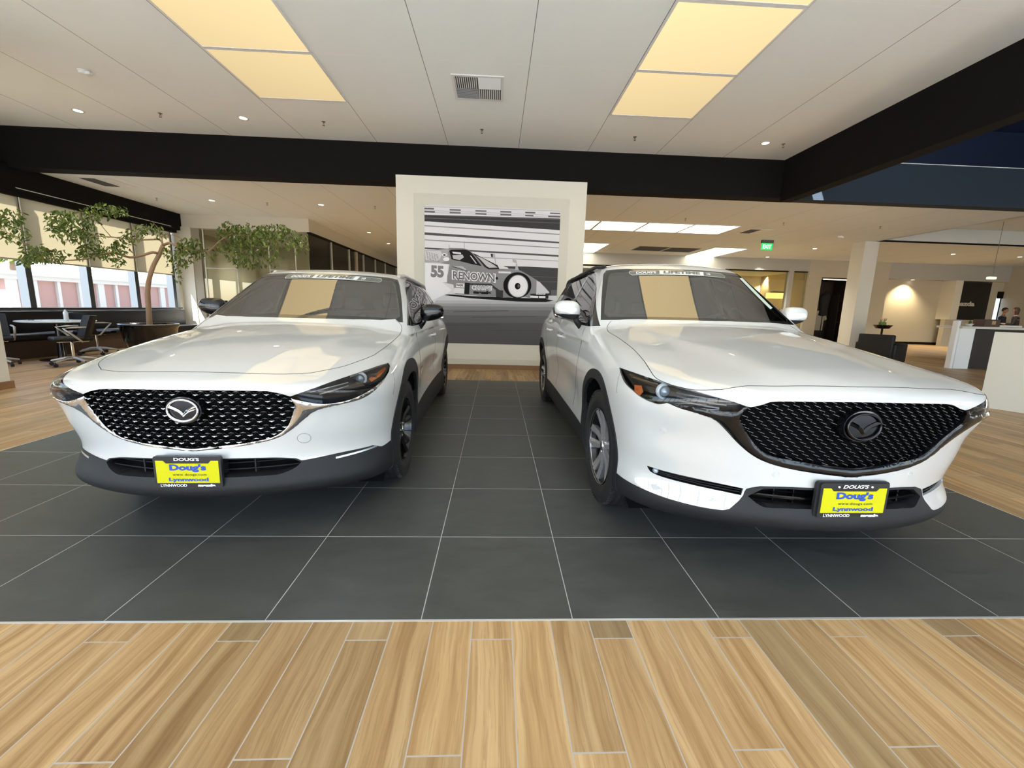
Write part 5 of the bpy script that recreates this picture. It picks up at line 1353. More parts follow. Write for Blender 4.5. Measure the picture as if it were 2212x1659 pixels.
for px, py, lb in ((577, 438, 'left of the mural, middle'), (810, 446, 'next to the mural wall'), (338, 428, 'above the windows'), (1481, 472, 'above the row of panels'), (1693, 481, 'near the exit sign'), (1902, 489, 'right of the exit sign')):
    p = at(px, py, 'z', ZB); sprinkler(p.x, p.y, ZB, 'small steel fire sprinkler in the back ceiling, '+lb)
# four-way air vent
t = empty('ceiling_vent', (-.345, 6.47, ZF), 0, 'square white four-way air vent in the front ceiling', 'air vent')
q = MB(); a, b, w = .375, .34, .04
for p, r in (((-a, -b), (a, -b+w)), ((-a, b-w), (a, b)), ((-a, -b+w), (-a+w, b-w)), ((a-w, -b+w), (a, b-w))): q.box((p[0], p[1], -.012), (r[0], r[1], 0))
q.build('frame', whitemetal, t)
q = MB(); q.box((-a+w, -b+w, -.002), (a-w, b-w, 0)); q.build('backing', mat('vent dark', (.08, .08, .08), .8), t)
q = MB(); R_ = Matrix.Rotation(math.radians(35), 3, 'Y')
for k in range(11):
    for ox, oy in ((0, -b+w), (-a+w, 0)):   # far right and near left quarters: blades along y
        x = ox+.012+k*.0300; y0_, y1_ = (0, b-w) if ox == 0 else (-b+w, 0)
        q.box((-.009, 0, -.0015), (.009, y1_-y0_-.01, .0015), R_, (x, y0_+.005, -.012))
q.build('louvres_crosswise', whitemetal, t)
q = MB()
for k in range(13):
    for x0_, y0_, s_ in ((-a+w, .0, 1), (.0, -b+w, -1)):
        R2_ = Matrix.Rotation(math.radians(30*s_), 3, 'X'); q.box((0, -.009, -.001), (a-w-.006, .009, .001), R2_, (x0_+.003, y0_+.012+k*.0225, -.011))
q.build('louvres_lengthwise', whitemetal, t)
for px0, py0, px1, py1, lb in ((165, 383, 296, 404, 'left, above the windows'), (1600, 495, 1660, 504, 'near the exit sign')):
    p0, p1 = at(px0, py0, 'z', ZB), at(px1, py1, 'z', ZB)
    t = empty('ceiling_vent', ((p0.x+p1.x)/2, (p0.y+p1.y)/2, ZB), 0, 'flat grey air vent in the back ceiling, '+lb, 'air vent')
    q = MB(); q.box((-.36, -.33, -.01), (.36, .33, 0)); q.build('frame', whitemetal, t)
    q = MB()
    for k in range(12): q.box((-.32, -.30+k*.05, -.016), (.0, -.27+k*.05, -.010))
    q.build('louvres', mat('vent dark'), t)
for k in range(2):
    p0 = at(1385+k*68, 532+k*3, 'z', ZB); t = empty('return_grille', (p0.x+.55, p0.y+.5, ZB), 0, 'large dark return air grille in the back ceiling, %s of the pair' % ('left', 'right')[k], 'air vent')
    q = MB(); q.box((-.62, -.55, -.008), (.62, .55, 0)); q.build('frame', mat('grille grey', (.30, .28, .25), .7), t)
    q = MB()
    for j in range(14): q.box((-.58, -.50+j*.072, -.014), (.58, -.47+j*.072, -.008))
    q.build('louvres', mat('vent dark'), t)
# smoke detectors
for (x, y, z), lb in ((( -5.76*S_, 6.21*S_, ZF), 'white smoke detector on the front ceiling, left'), ((10.3*S_, 11.98*S_, ZB), 'white smoke detector on the back ceiling, left of the white column')):
    t = empty('smoke_detector', (x, y, z), 0, lb, 'smoke detector')
    q = MB(); q.lathe([(.062, 0), (.062, -.012), (.058, -.018), (0, -.018)], 28, 'z'); q.build('base', whitemetal, t, auto=40)
    q = MB(); q.lathe([(.052, -.018), (.048, -.040), (.035, -.050), (0, -.052)], 28, 'z'); q.box((.04, -.02, -.05), (.11, .02, -.015)); q.build('sensor_dome', whitem, t, auto=40)
p = at(1490, 429, 'z', ZB); q = MB(); q.rbox((p.x-.17, p.y-.10, ZB-.03), (p.x+.17, p.y+.10, ZB), .008); tag(q.build('access_point', whitem), 'flat white box on the back ceiling right of the mural wall', 'ceiling box')
# exit sign
p = at(1658, 519, 'z', ZB)
t = empty('exit_sign', (p.x, p.y, ZB), 0, 'green lit exit sign hanging from the back ceiling', 'exit sign')
q = MB(); q.rbox((-.20, -.05, -.10), (.20, .05, 0), .01); q.build('housing', mat('exit sign housing', (.10, .09, .08), .5), t)
q = MB(); q.box((-.19, -.012, -.32), (.19, .012, -.10)); q.build('lit_panel', emis('exit green', (.03, .55, .12), 1.0), t)
V, F = fit_text('EXIT', .30, .13, .03); q = MB(); q.add([(a, -.015, b-.28) for a, b in V], F); q.build('lettering', emis('exit white', (.75, 1, .8), 1.2), t, fix=False)
# pendant lamp at right
p0, p1 = at(2161, 520, 'y', 12.0), at(2143, 600, 'y', 12.0)
t = empty('pendant_lamp', (p1.x, 12.0, p1.z), 0, 'small glass pendant lamp hanging on a thin cable at the right', 'lamp')
q = MB(); q.tube([(0, 0, .02), (0, 0, 4.25-p1.z)], .006, 6); q.build('cable', mat('cable grey', (.2, .2, .19), .5), t)
q = MB(); q.rbox((-.14, -.05, -.05), (.10, .05, .03), .015); q.build('glass_shade', emis('lit pendant glass', (.85, .85, .7), .7), t)
# spot on the niche wall
l = bpy.data.lights.new('niche_spot', 'SPOT'); l.energy = 190; l.color = (1, .82, .50); l.spot_size = 1.9; l.spot_blend = .8; l.shadow_soft_size = .05
o = link(bpy.data.objects.new('niche_spot', l)); o.location = (at(1955, 640, 'y', YB2+.3).x, YB2+.02, 3.0); o.rotation_euler = (math.radians(14), 0, 0)
l = bpy.data.lights.new('beam_spot', 'SPOT'); l.energy = 60; l.color = (1, .8, .55); l.spot_size = 1.6; l.spot_blend = .9; l.shadow_soft_size = .1

for x, y, lb in ((-8.6, 15.2, 'left'), (-7.2, 15.2, 'right'), (-8.0, 20.0, 'far')):  # lamps added to lighten the dark glass office
    downlight(x, y, 3.37, 'small added downlight brightening the glass office, '+lb, 'added downlights in the glass office', .07)
    l = bpy.data.lights.new('added_office_light', 'SPOT'); l.energy = 110; l.color = (1, .93, .78); l.spot_size = 2.2; l.spot_blend = .8; l.shadow_soft_size = .05
    o = link(bpy.data.objects.new('added_office_light', l)); o.location = (x, y, 3.33)
# ---------------------------------------------------------------- mural photograph of a racing car (flat print in its recess)
YP = YM+.12-.004; px0, px1, pz0, pz1 = -1.425, 1.19, .50, 3.13
mural = empty('mural', (0, YP, 0), 0, 'large black and white print of a racing car in the wall recess', 'mural')
def mp(cx, cy): p = at(840+cx*.19892, 370+cy*.19892, 'y', YP); return (min(max(p.x, px0), px1), min(max(p.z, pz0), pz1))
def g(v, b=1.0): return mat('print grey %.2f' % v, (v, v*.99, min(1, v*1.05)), .9, bscale=40, spec=.08)
_lay = [0]
def mpoly(name, pts, v, lay=None):
    _lay[0] += 1; y = -.0002*_lay[0] if lay is None else lay
    P = [mp(*p) for p in pts]; q = MB(); q.prism(P, y, y+.0001) if False else q.add([(a, y, b) for a, b in P], [tuple(range(len(P)))]); return q.build(name, g(v), mural, fix=False)
q = MB(); q.box((px0, .002, pz0), (px1, .006, pz1)); q.build('print_sheet', g(.72), mural)
def bands(name, L, v):
    """bands given as (left top, left bottom, right top, right bottom[, x0, x1]) in one part"""
    _lay[0] += 1; y = -.0002*_lay[0]; q = MB()
    for r in L:
        l0, l1, r0, r1 = r[:4]; xa, xb = (r[4], r[5]) if len(r) > 4 else (375, 1862)
        f = lambda x, a, b: a+(b-a)*(x-375)/(1862-375)
        P = [mp(xa, f(xa, l0, r0)), mp(xb, f(xb, l0, r0)), mp(xb, f(xb, l1, r1)), mp(xa, f(xa, l1, r1))]; q.add([(a, y, b) for a, b in P], [(0, 1, 2, 3)])
    return q.build(name, g(v), mural, fix=False)
bands('blurred_stands', [(352, 362, 408, 418), (376, 384, 428, 438), (420, 426, 478, 484), (440, 446, 500, 506)], .50)
bands('blurred_stand_shadows', [(394, 412, 452, 466, 375, 490), (400, 416, 452, 468, 660, 780), (404, 418, 452, 466, 940, 1060), (404, 420, 452, 468, 1210, 1330), (404, 420, 452, 468, 1480, 1590), (404, 418, 452, 466, 1750, 1860), (428, 446, 484, 500, 375, 500), (430, 446, 486, 500, 660, 780), (432, 448, 486, 502, 940, 1060), (432, 448, 486, 502, 1210, 1330), (432, 448, 486, 502, 1480, 1570), (432, 448, 486, 502, 1730, 1860)], .14)
bands('dark_barrier', [(474, 542, 520, 640)], .055)
bands('barrier_highlight', [(500, 512, 560, 566), (470, 480, 512, 528)], .12)
bands('rail_lines', [(584, 596, 680, 692), (738, 750, 828, 838)], .30)
bands('rail_shadows', [(662, 690, 766, 784), (826, 842, 910, 930)], .10)
bands('rail_lines_low', [(900, 908, 972, 980, 900, 1862)], .35)
mpoly('dark_backdrop', [(1250, 1030), (1500, 1035), (1862, 1052), (1862, 1375), (1200, 1375)], .065)
bands('backdrop_streaks', [(1110, 1114, 1150, 1154, 1420, 1862), (1180, 1186, 1200, 1206, 1520, 1862), (1290, 1400, 1290, 1420, 1760, 1862)], .13)
for i, (y0_, y1_, v) in enumerate(((1340, 1400, .62), (1400, 1432, .50), (1432, 1462, .36), (1462, 1500, .26), (1500, 1560, .20), (1560, 1640, .155), (1640, 1760, .125), (1760, 2100, .115))):
    bands('road', [(y0_, y1_, y0_+12, y1_+12)], v)
bands('road_streaks', [(1530, 1536, 1500, 1506, 700, 1300), (1590, 1596, 1570, 1574, 900, 1600), (1670, 1676, 1660, 1664, 500, 1200), (1720, 1726, 1730, 1734, 1100, 1700)], .09)
mpoly('road_shadow', [(640, 1335), (900, 1355), (1700, 1385), (1790, 1405), (1700, 1420), (1400, 1415), (900, 1380), (600, 1345)], .02)
mpoly('car_body', [(378, 855), (520, 852), (590, 842), (640, 840), (670, 832), (810, 836), (860, 850), (910, 886), (1050, 955), (1170, 1015), (1240, 1050), (1390, 1062), (1450, 1088), (1530, 1135), (1620, 1190), (1700, 1262), (1742, 1312), (1735, 1335), (1700, 1382), (1540, 1378), (1480, 1365), (1240, 1372), (1160, 1362), (870, 1345), (710, 1335), (500, 1330), (378, 1330)], .26)
mpoly('car_body_top', [(378, 858), (520, 856), (640, 846), (660, 860), (640, 880), (660, 960), (560, 1000), (378, 992)], .40)
mpoly('spray_haze', [(378, 990), (520, 995), (660, 1010), (640, 1120), (600, 1190), (560, 1200), (700, 1230), (720, 1330), (560, 1345), (480, 1440), (378, 1470)], .68)
mpoly('spray_haze_light', [(378, 1080), (430, 1100), (600, 1220), (680, 1290), (640, 1325), (470, 1400), (378, 1440)], .80)
mpoly('signature_panel', [(386, 858), (560, 862), (580, 900), (540, 975), (400, 962)], .62)
q = MB(); _lay[0] += 1
for j in range(6):
    for i in range(5):
        a = mp(402+i*28+j*3+4*math.sin(7*j+i), 872+j*15+i*7); b2 = mp(420+i*28+j*3, 878+j*15+i*7); q.add([(a[0], -.0002*_lay[0], a[1]), (b2[0], -.0002*_lay[0], b2[1]), (b2[0], -.0002*_lay[0], b2[1]-.010), (a[0], -.0002*_lay[0], a[1]-.010)], [(0, 1, 2, 3)])
q.build('small_print', g(.20), mural, fix=False)
mpoly('cockpit', [(655, 862), (680, 852), (820, 850), (870, 862), (910, 900), (1008, 1030), (900, 1008), (810, 985), (700, 962), (680, 955)], .02)
mpoly('cockpit_interior', [(688, 874), (780, 882), (786, 902), (700, 894)], .72)
mpoly('cockpit_reflection', [(690, 912), (800, 905), (815, 935), (770, 965), (700, 950)], .50)
mpoly('cockpit_glint', [(880, 915), (895, 920), (955, 1000), (945, 1003)], .70)
mpoly('windscreen_frame', [(915, 892), (940, 900), (1170, 1015), (1270, 1062), (1085, 1066), (1040, 1040), (975, 960)], .03)
mpoly('windscreen_glass', [(945, 915), (1010, 940), (1140, 1015), (1180, 1045), (1090, 1048), (1060, 1030), (990, 955)], .52)
mpoly('windscreen_base', [(1180, 1020), (1290, 1045), (1300, 1062), (1200, 1060)], .70)
mpoly('side_scoop', [(688, 1028), (800, 1032), (840, 1062), (835, 1078), (780, 1052)], .48)
mpoly('door_seam', [(690, 1030), (960, 1115), (962, 1120), (690, 1038)], .08)
mpoly('mirror_shape', [(1105, 897), (1150, 893), (1155, 925), (1165, 1010), (1155, 1012), (1145, 935), (1112, 932)], .45); mpoly('mirror_dark', [(1105, 897), (1128, 896), (1130, 932), (1112, 932)], .04)
mpoly('mirror_shape', [(1340, 952), (1385, 965), (1390, 1000), (1412, 1075), (1370, 1072), (1382, 1000), (1345, 985)], .45)
mpoly('number_panel', [(392, 998), (640, 1012), (632, 1208), (388, 1196)], .80)
def mtext(name, txt, ll, lr, h, v, bold=.02, dy=0, shear=0):
    """text along the line ll -> lr (crop coordinates), height h"""
    V, F = fit_text(txt, 1, 1, bold, shear); _lay[0] += 1; q = MB(); P = []
    for a, b in V: u = a+.5; P.append(mp(ll[0]+(lr[0]-ll[0])*u, ll[1]+(lr[1]-ll[1])*u-b*h+dy))
    q.add([(a, -.0002*_lay[0], b) for a, b in P], F); q.build(name, g(v), mural, fix=False)
mtext('lettering', '55', (455, 1150), (598, 1158), 130, .22, .06)
mtext('lettering_outline', 'RENOWN', (684, 1176), (1160, 1214), 104, .86, .085)
mtext('lettering', 'RENOWN', (696, 1168), (1148, 1204), 86, .14, .02)
mpoly('sponsor_plate', [(735, 1216), (822, 1220), (820, 1264), (728, 1258)], .82); mtext('lettering', 'NGK', (738, 1248), (812, 1252), 26, .05, .04)
mpoly('sponsor_plate', [(712, 1266), (820, 1272), (816, 1330), (708, 1324)], .74)
mpoly('side_duct', [(826, 1208), (880, 1212), (872, 1335), (820, 1332)], .02)
mpoly('sill_shadow', [(880, 1216), (1110, 1222), (1200, 1290), (1240, 1295), (1240, 1370), (1165, 1365), (1160, 1290), (1100, 1240), (880, 1235)], .05)
mtext('lettering_outline', 'CHARGE', (902, 1286), (1124, 1296), 52, .88, .08, shear=.15); mtext('lettering', 'CHARGE', (910, 1280), (1116, 1290), 42, .25, .01, shear=.15)
mtext('lettering', 'mazda', (918, 1328), (1112, 1338), 34, .02, .09)
mpoly('name_plate', [(1190, 1086), (1325, 1090), (1325, 1110), (1190, 1106)], .72)
def ell(cx, cy, rx, ry, n=48): return [(cx+rx*math.cos(2*PI*k/n), cy+ry*math.sin(2*PI*k/n)) for k in range(n)]
mpoly('fuel_cap', ell(1172, 1162, 14, 16), .03); mpoly('roundel', ell(625, 955, 34, 22), .82); mpoly('air_inlet', ell(604, 908, 26, 17), .80); mpoly('inlet_dark', ell(604, 910, 15, 9), .03)
mpoly('race_tire', ell(1395, 1238, 152, 140), .012); mpoly('tire_ring', ell(1402, 1248, 112, 124), .25); mpoly('wheel_disc', ell(1402, 1248, 104, 116), .82); mpoly('disc_ring', ell(1402, 1248, 90, 102), .70); mpoly('disc_face', ell(1402, 1248, 87, 99), .84); mpoly('wheel_hub', ell(1398, 1248, 30, 36), .01); mpoly('hub_centre', ell(1408, 1246, 12, 20), .12)
mpoly('nose_panel', [(1604, 1190), (1640, 1205), (1740, 1315), (1735, 1325), (1600, 1328)], .62)
mpoly('nose_shadow', [(1535, 1330), (1735, 1328), (1730, 1385), (1540, 1390)], .03)
mtext('lettering', 'DUNLOP', (1598, 1340), (1700, 1344), 16, .85, .04)
mpoly('sponsor_strip', [(1535, 1350), (1620, 1354), (1620, 1376), (1535, 1373)], .80); mpoly('sponsor_strip', [(1628, 1354), (1700, 1356), (1698, 1378), (1628, 1376)], .80)
mpoly('antenna', [(654, 800), (658, 800), (660, 840), (656, 840)], .2); mpoly('antenna', [(818, 762), (822, 762), (822, 836), (818, 836)], .2)
# ---------------------------------------------------------------- ficus tree by the windows
TY = 9.3
def tp(px, py, dy=0): p = at(px, py, 'y', TY+dy); return p
bark = mat('ficus bark', (.30, .20, .13), .8, bump=.5, bscale=60)
b0 = tp(323, 702); tree = empty('indoor_tree', (b0.x, TY, 0), 0, 'tall indoor tree with a bent trunk and wide leafy branches by the left windows', 'tree')
rng = np.random.RandomState(3)
def loc(p): return Vector((p[0]-b0.x, p[1]-TY, p[2]))
def dyf(px): return float(np.interp(px, [-20, 60, 150, 250, 345, 460, 660], [-2.05, -1.75, -1.0, -.5, 0, -.2, -.3]))
def path(px, dys): return [loc(tp(a, b, dyf(a)+d*.3)) for (a, b), d in zip(px, dys)]
def smooth(P, n=6):
    return [Vector(v) for v in crom([[tuple(p) for p in P]], .06)]
tk = smooth([Vector((0, 0, .40))]+path([(323, 700), (321, 665), (319, 630), (322, 605), (331, 575), (345, 548), (352, 530)], [0]*7))
q = MB(); q.tube(tk, list(np.linspace(.055, .038, len(tk))), 10); q.build('trunk', bark, tree, smooth=True)
brs = [([(345, 548), (330, 545), (305, 552), (280, 556), (240, 545), (210, 553), (180, 560), (140, 563)], [0, -.05, -.1, -.2, -.3, -.35, -.4, -.5], .030, .010),
 ([(352, 530), (345, 518), (300, 518), (240, 512), (200, 508), (160, 490)], [0, .05, .1, .1, .2, .3], .020, .006),
 ([(352, 530), (365, 525), (375, 528), (400, 538), (450, 542), (465, 530), (478, 518), (500, 506), (540, 500)], [0, 0, -.05, -.1, -.15, -.2, -.2, -.3, -.3], .028, .008),
 ([(352, 530), (350, 512), (360, 505), (380, 510), (400, 520)], [0, .1, .1, .15, .2], .012, .004),
 ([(140, 563), (100, 555), (60, 530), (20, 505), (-20, 480)], [-.5, -.5, -.55, -.6, -.7], .010, .004),
 ([(500, 506), (560, 512), (610, 520), (650, 515)], [-.3, -.3, -.2, -.2], .009, .003),
 ([(240, 512), (215, 480), (210, 450)], [.1, 0, -.1], .008, .003), ([(465, 530), (490, 545), (520, 560)], [-.2, -.25, -.3], .008, .003), ([(345, 518), (345, 500), (330, 480), (320, 475)], [.05, 0, 0, 0], .008, .003)]
for P, d, r0, r1 in brs:
    s_ = smooth(path(P, d)); q = MB(); q.tube(s_, list(np.linspace(r0, r1, len(s_))), 7); q.build('branch', bark, tree, smooth=True)
clus = [(20, 470, 34, 22, 170), (5, 490, 22, 28, 90), (40, 510, 30, 20, 110), (75, 545, 32, 18, 210), (110, 550, 38, 16, 200), (60, 560, 22, 10, 70), (130, 470, 36, 20, 170), (175, 472, 40, 22, 230), (215, 455, 34, 20, 170), (250, 455, 28, 12, 100), (150, 500, 42, 22, 220), (190, 510, 38, 24, 210), (120, 490, 22, 22, 90), (200, 540, 26, 18, 150), (175, 545, 14, 14, 60), (240, 545, 32, 16, 190), (265, 525, 24, 18, 120), (290, 505, 28, 14, 110), (320, 492, 30, 12, 130), (345, 505, 14, 10, 40), (255, 565, 14, 12, 50), (375, 560, 18, 22, 90), (360, 545, 12, 14, 50), (410, 530, 28, 18, 260), (400, 550, 22, 26, 190), (385, 590, 10, 22, 60), (430, 545, 16, 14, 60), (495, 490, 26, 14, 150), (480, 505, 16, 10, 60), (530, 505, 40, 22, 420), (515, 540, 34, 28, 330), (560, 520, 36, 26, 330), (590, 495, 34, 14, 230), (620, 515, 32, 22, 230), (555, 560, 34, 20, 200), (525, 565, 16, 12, 60), (595, 555, 14, 20, 70), (650, 525, 20, 22, 110), (460, 545, 14, 14, 40), (480, 530, 16, 10, 60)]
V = []; F = []
for cx, cy, rx, ry, n in clus:
    n = int(n*.62)
    for _ in range(n):
        # drooping sprays: leaves gather along a few hanging twigs
        a = rng.uniform(0, 2*PI); r = rng.uniform(0, 1)**.55; px = cx+rx*r*math.cos(a); py = cy+ry*r*math.sin(a)
        c = loc(tp(px, py, dyf(px)+rng.normal(0, .17)))
        L = rng.uniform(.065, .105); Wd = L*.42
        d = Vector((rng.normal(0, .55), rng.normal(0, .55), -.75+rng.normal(0, .35))).normalized(); s = d.cross(Vector((rng.normal(), rng.normal(), rng.normal()))).normalized(); nrm = d.cross(s)
        k = len(V); V += [c, c+d*L*.35+s*Wd*.5+nrm*L*.06, c+d*L*.35-s*Wd*.5+nrm*L*.06, c+d*L*.75+s*Wd*.32, c+d*L*.75-s*Wd*.32, c+d*L*1.05-nrm*L*.08, c+d*L*.5-nrm*.002]
        F += [(k, k+1, k+6), (k, k+6, k+2), (k+1, k+3, k+6), (k+6, k+4, k+2), (k+3, k+5, k+6), (k+6, k+5, k+4)]
leafm = bpy.data.materials.new('ficus leaf'); leafm.use_nodes = True; nt = leafm.node_tree; b = nt.nodes['Principled BSDF']
geo = nt.nodes.new('ShaderNodeNewGeometry'); rp = ramp(nt, geo.outputs['Random Per Island'], [(0, (.045, .085, .014)), (.5, (.11, .17, .03)), (1, (.25, .31, .08))]); nt.links.new(rp, b.inputs['Base Color']); b.inputs['Roughness'].default_value = .4
tl = nt.nodes.new('ShaderNodeBsdfTranslucent'); nt.links.new(rp, tl.inputs[0]); mx = nt.nodes.new('ShaderNodeMixShader'); mx.inputs[0].default_value = .35
out = [n for n in nt.nodes if n.type == 'OUTPUT_MATERIAL'][0]; nt.links.new(b.outputs[0], mx.inputs[1]); nt.links.new(tl.outputs[0], mx.inputs[2]); nt.links.new(mx.outputs[0], out.inputs[0])
mobj('foliage', V, F, leafm, tree)
pot = empty('plant_pot', (b0.x, TY, 0), 0, 'wide black glossy bowl planter holding the indoor tree', 'planter')
q = MB(); q.lathe([(.0, .02), (.30, .0), (.34, .02), (.46, .30), (.50, .56), (.525, .60), (.53, .645), (.515, .65), (.50, .64), (.47, .58), (0, .50)], 56, 'z'); q.build('bowl', blackgloss, pot, auto=50)
q = MB(); q.tube([(.522*math.cos(a), .522*math.sin(a), .647) for a in np.linspace(0, 2*PI, 56, endpoint=False)], .008, 6, closed=True); q.build('rim', silver, pot, smooth=True)
q = MB(); q.lathe([(0, .60), (.495, .59)], 40, 'z'); q.build('soil', mat('potting soil', (.025, .017, .012), .95, bump=.6, bscale=40), pot)
# ---------------------------------------------------------------- swivel chairs and table
def swivel_chair(x, y, rz, label, proto=None):
    if proto is not None:
        c = copy_tree(proto); c.location = (x, y, 0); c.rotation_euler = (0, 0, rz); c['label'] = label; return c
    t = empty('swivel_chair', (x, y, 0), rz, label, 'chair', 'black swivel chairs round the table')
    q = MB(); q.rbox((-.25, -.25, .44), (.25, .25, .515), .035, n=3); q.build('seat', leatherb, t, auto=50)
    V = []; n = 13
    for j in range(8):
        u = j/7; z = .47+.42*u; y0_ = .20+.10*u+.02*u*u
        for i in range(n): s_ = -1+2*i/(n-1); V.append((.25*s_*(1-.04*u), y0_-.09*abs(s_)**2.2*(1), z))
    m = len(V); V += [(a, b+.045, c) for a, b, c in V]; F = []
    for j in range(7):
        for i in range(n-1): k = j*n+i; F += [(k, k+1, k+n+1, k+n), (m+k, m+k+n, m+k+n+1, m+k+1)]
    for j in range(7): k = j*n; F += [(k, k+n, m+k+n, m+k), (k+n-1, m+k+n-1, m+k+2*n-1, k+2*n-1)]
    for i in range(n-1): F += [(i, m+i, m+i+1, i+1), (7*n+i, 7*n+i+1, m+7*n+i+1, m+7*n+i)]
    q = MB(); q.add(V, F); q.build('backrest', leatherb, t, auto=60)
    for s_ in (-1, 1):
        q = MB(); q.tube([(s_*.20, .10, .425), (s_*.275, .08, .44), (s_*.285, -.02, .56), (s_*.28, -.12, .675), (s_*.275, .0, .685), (s_*.27, .16, .69)], [.014, .016, .016, .016, .016, .014], 8); q.build('armrest', alu, t, smooth=True)
    q = MB(); q.tube([(-.20, 0, .425), (.20, 0, .425)], .018, 8); q.tube([(0, -.18, .425), (0, .22, .425)], .016, 8); q.tube([(0, 0, .10), (0, 0, .42)], .022, 12); q.build('gas_stem', mat('polished steel', (.7, .7, .7), .12, 1), t, auto=40)
    q = MB()
    for k in range(5):
        a = 2*PI*k/5+.3; c_, s2 = math.cos(a), math.sin(a); q.tube([(0, 0, .13), (.12*c_, .12*s2, .125), (.31*c_, .31*s2, .085)], [.034, .028, .016], 8)
    q.build('star_base', alu, t, auto=50)
    for k in range(5):
        a = 2*PI*k/5+.3; q = MB(); q.lathe([(0, -.022), (.030, -.020), (.031, 0), (.030, .020), (0, .022)], 16, 'x', (.31*math.cos(a), .31*math.sin(a), .031)); q.tube([(.31*math.cos(a), .31*math.sin(a), .03), (.31*math.cos(a), .31*math.sin(a), .085)], .01, 6); q.build('caster', blackmatte, t, auto=50)
    return t
ch = swivel_chair(-7.62, 7.35, math.radians(-35), 'black swivel chair with grey arms, nearest the left car, pulled up to the round table')
swivel_chair(-8.62, 8.82, math.radians(165), 'black swivel chair on the window side of the round table', ch)
swivel_chair(-8.62, 7.02, math.radians(55), 'black swivel chair at the left picture edge, partly behind the white pillar', ch)
TC = Vector((-8.45, 7.95, 0))
t = empty('round_table', TC, 0, 'round table with a light top and black pedestal by the left windows', 'table')
q = MB(); q.lathe([(0, .73), (.50, .73), (.53, .738), (.535, .75), (.53, .757), (0, .757)], 56, 'z'); q.build('table_top', mat('pale grey table top', (.62, .68, .72), .25), t, auto=40)
q = MB(); q.lathe([(0, 0), (.30, 0), (.30, .012), (.07, .03), (.055, .06), (.05, .70), (.16, .73), (0, .73)], 32, 'z'); q.build('pedestal', blackgloss, t, auto=40)
q = MB(); q.lathe([(.034, 0), (.036, .01), (.034, .12), (.036, .15), (.022, .185), (.014, .20), (.014, .215), (0, .216), (0, 0)], 20, 'z', (TC.x+.30, TC.y-.12, .758)); tag(q.build('water_bottle', mat('clear pale plastic', (.60, .68, .78), .15, 0, 1), smooth=True), 'small clear water bottle on the round table', 'bottle')
q = MB(); q.box((TC.x-.22, TC.y-.25, .758), (TC.x+.15, TC.y+.02, .764)); tag(q.build('papers', mat('paper white', (.75, .78, .82), .6)), 'white papers lying on the round table', 'papers')
q = MB(); q.tube([(TC.x-.30, TC.y-.20, .766), (TC.x-.16, TC.y-.24, .770)], .006, 6); tag(q.build('pen', blackink), 'dark pen lying on the edge of the papers', 'pen')
# ---------------------------------------------------------------- reception desk, counter and lounge at right
A0 = Vector((7.07, 5.34, 0)); dr = Vector((.46, -.888, 0)).normalized(); nr = Vector((.888, .46, 0))
t = empty('reception_desk', A0, 0, 'off-white reception desk panel at the right edge of the picture', 'desk')
q = MB(); P = [Vector((0, 0, 0)), dr*3.0, dr*3.0+nr*.12, nr*.12]; q.add([tuple(p) for p in P]+[tuple(p+Vector((0, 0, 1.09))) for p in P], [(0, 1, 2, 3), (4, 7, 6, 5), (0, 4, 5, 1), (1, 5, 6, 2), (2, 6, 7, 3), (3, 7, 4, 0)]); q.build('front_panel', wallm, t)
q = MB(); P = [nr*.12, dr*3.0+nr*.12, dr*3.0+nr*.75, nr*.75]; q.add([tuple(p+Vector((0, 0, .70))) for p in P]+[tuple(p+Vector((0, 0, .74))) for p in P], [(0, 1, 2, 3), (4, 7, 6, 5), (0, 4, 5, 1), (1, 5, 6, 2), (2, 6, 7, 3), (3, 7, 4, 0)]); q.build('desk_top', whitem, t)
q = MB(); P = [nr*.12, dr*.05+nr*.12, dr*.05+nr*.75, nr*.75]; q.add([tuple(p) for p in P]+[tuple(p+Vector((0, 0, .70))) for p in P], [(0, 1, 2, 3), (4, 7, 6, 5), (0, 4, 5, 1), (1, 5, 6, 2), (2, 6, 7, 3), (3, 7, 4, 0)]); q.build('end_panel', whitem, t)
t = empty('counter', (11.76, 9.6, 0), 0, 'white service counter with a dark recessed front and white end leg', 'counter')
q = MB(); q.box((.02, .0, 0), (.42, .14, 1.03)); q.build('end_leg', whitem, t)
q = MB(); q.box((-.05, .02, 0), (.02, .14, 1.22)); q.build('end_post', whitem, t)
q = MB(); q.box((.42, .08, 0), (5.0, .40, 1.03)); q.build('front_recess', mat('dark espresso panel', (.020, .012, .009), .5), t)
q = MB(); q.box((.0, -.05, 1.03), (5.1, .55, 1.085)); q.build('worktop', mat('pale worktop', (.58, .55, .48), .4), t)
CT = 1.086
p = at(2130, 700, 'y', 9.9)
t = empty('gift_box', (p.x, 9.9, CT), .1, 'dark brown box with a tan label standing on the counter', 'box')
q = MB(); q.box((-.24, -.12, 0), (.24, .12, .19)); q.build('box_body', mat('brown carton', (.07, .04, .03), .6), t); q = MB(); q.box((-.02, -.126, .06), (.10, -.12, .15)); q.build('box_label', mat('tan label', (.45, .28, .13), .6), t)
p = at(2094, 700, 'y', 9.85)
t = empty('potted_plant', (p.x, 9.85, CT), 0, 'small leafy plant in a white bowl on the counter', 'plant')
q = MB(); q.lathe([(0, 0), (.04, 0), (.08, .06), (.085, .065), (.075, .065), (0, .05)], 24, 'z'); q.build('bowl', whitem, t, smooth=True)
q = MB()
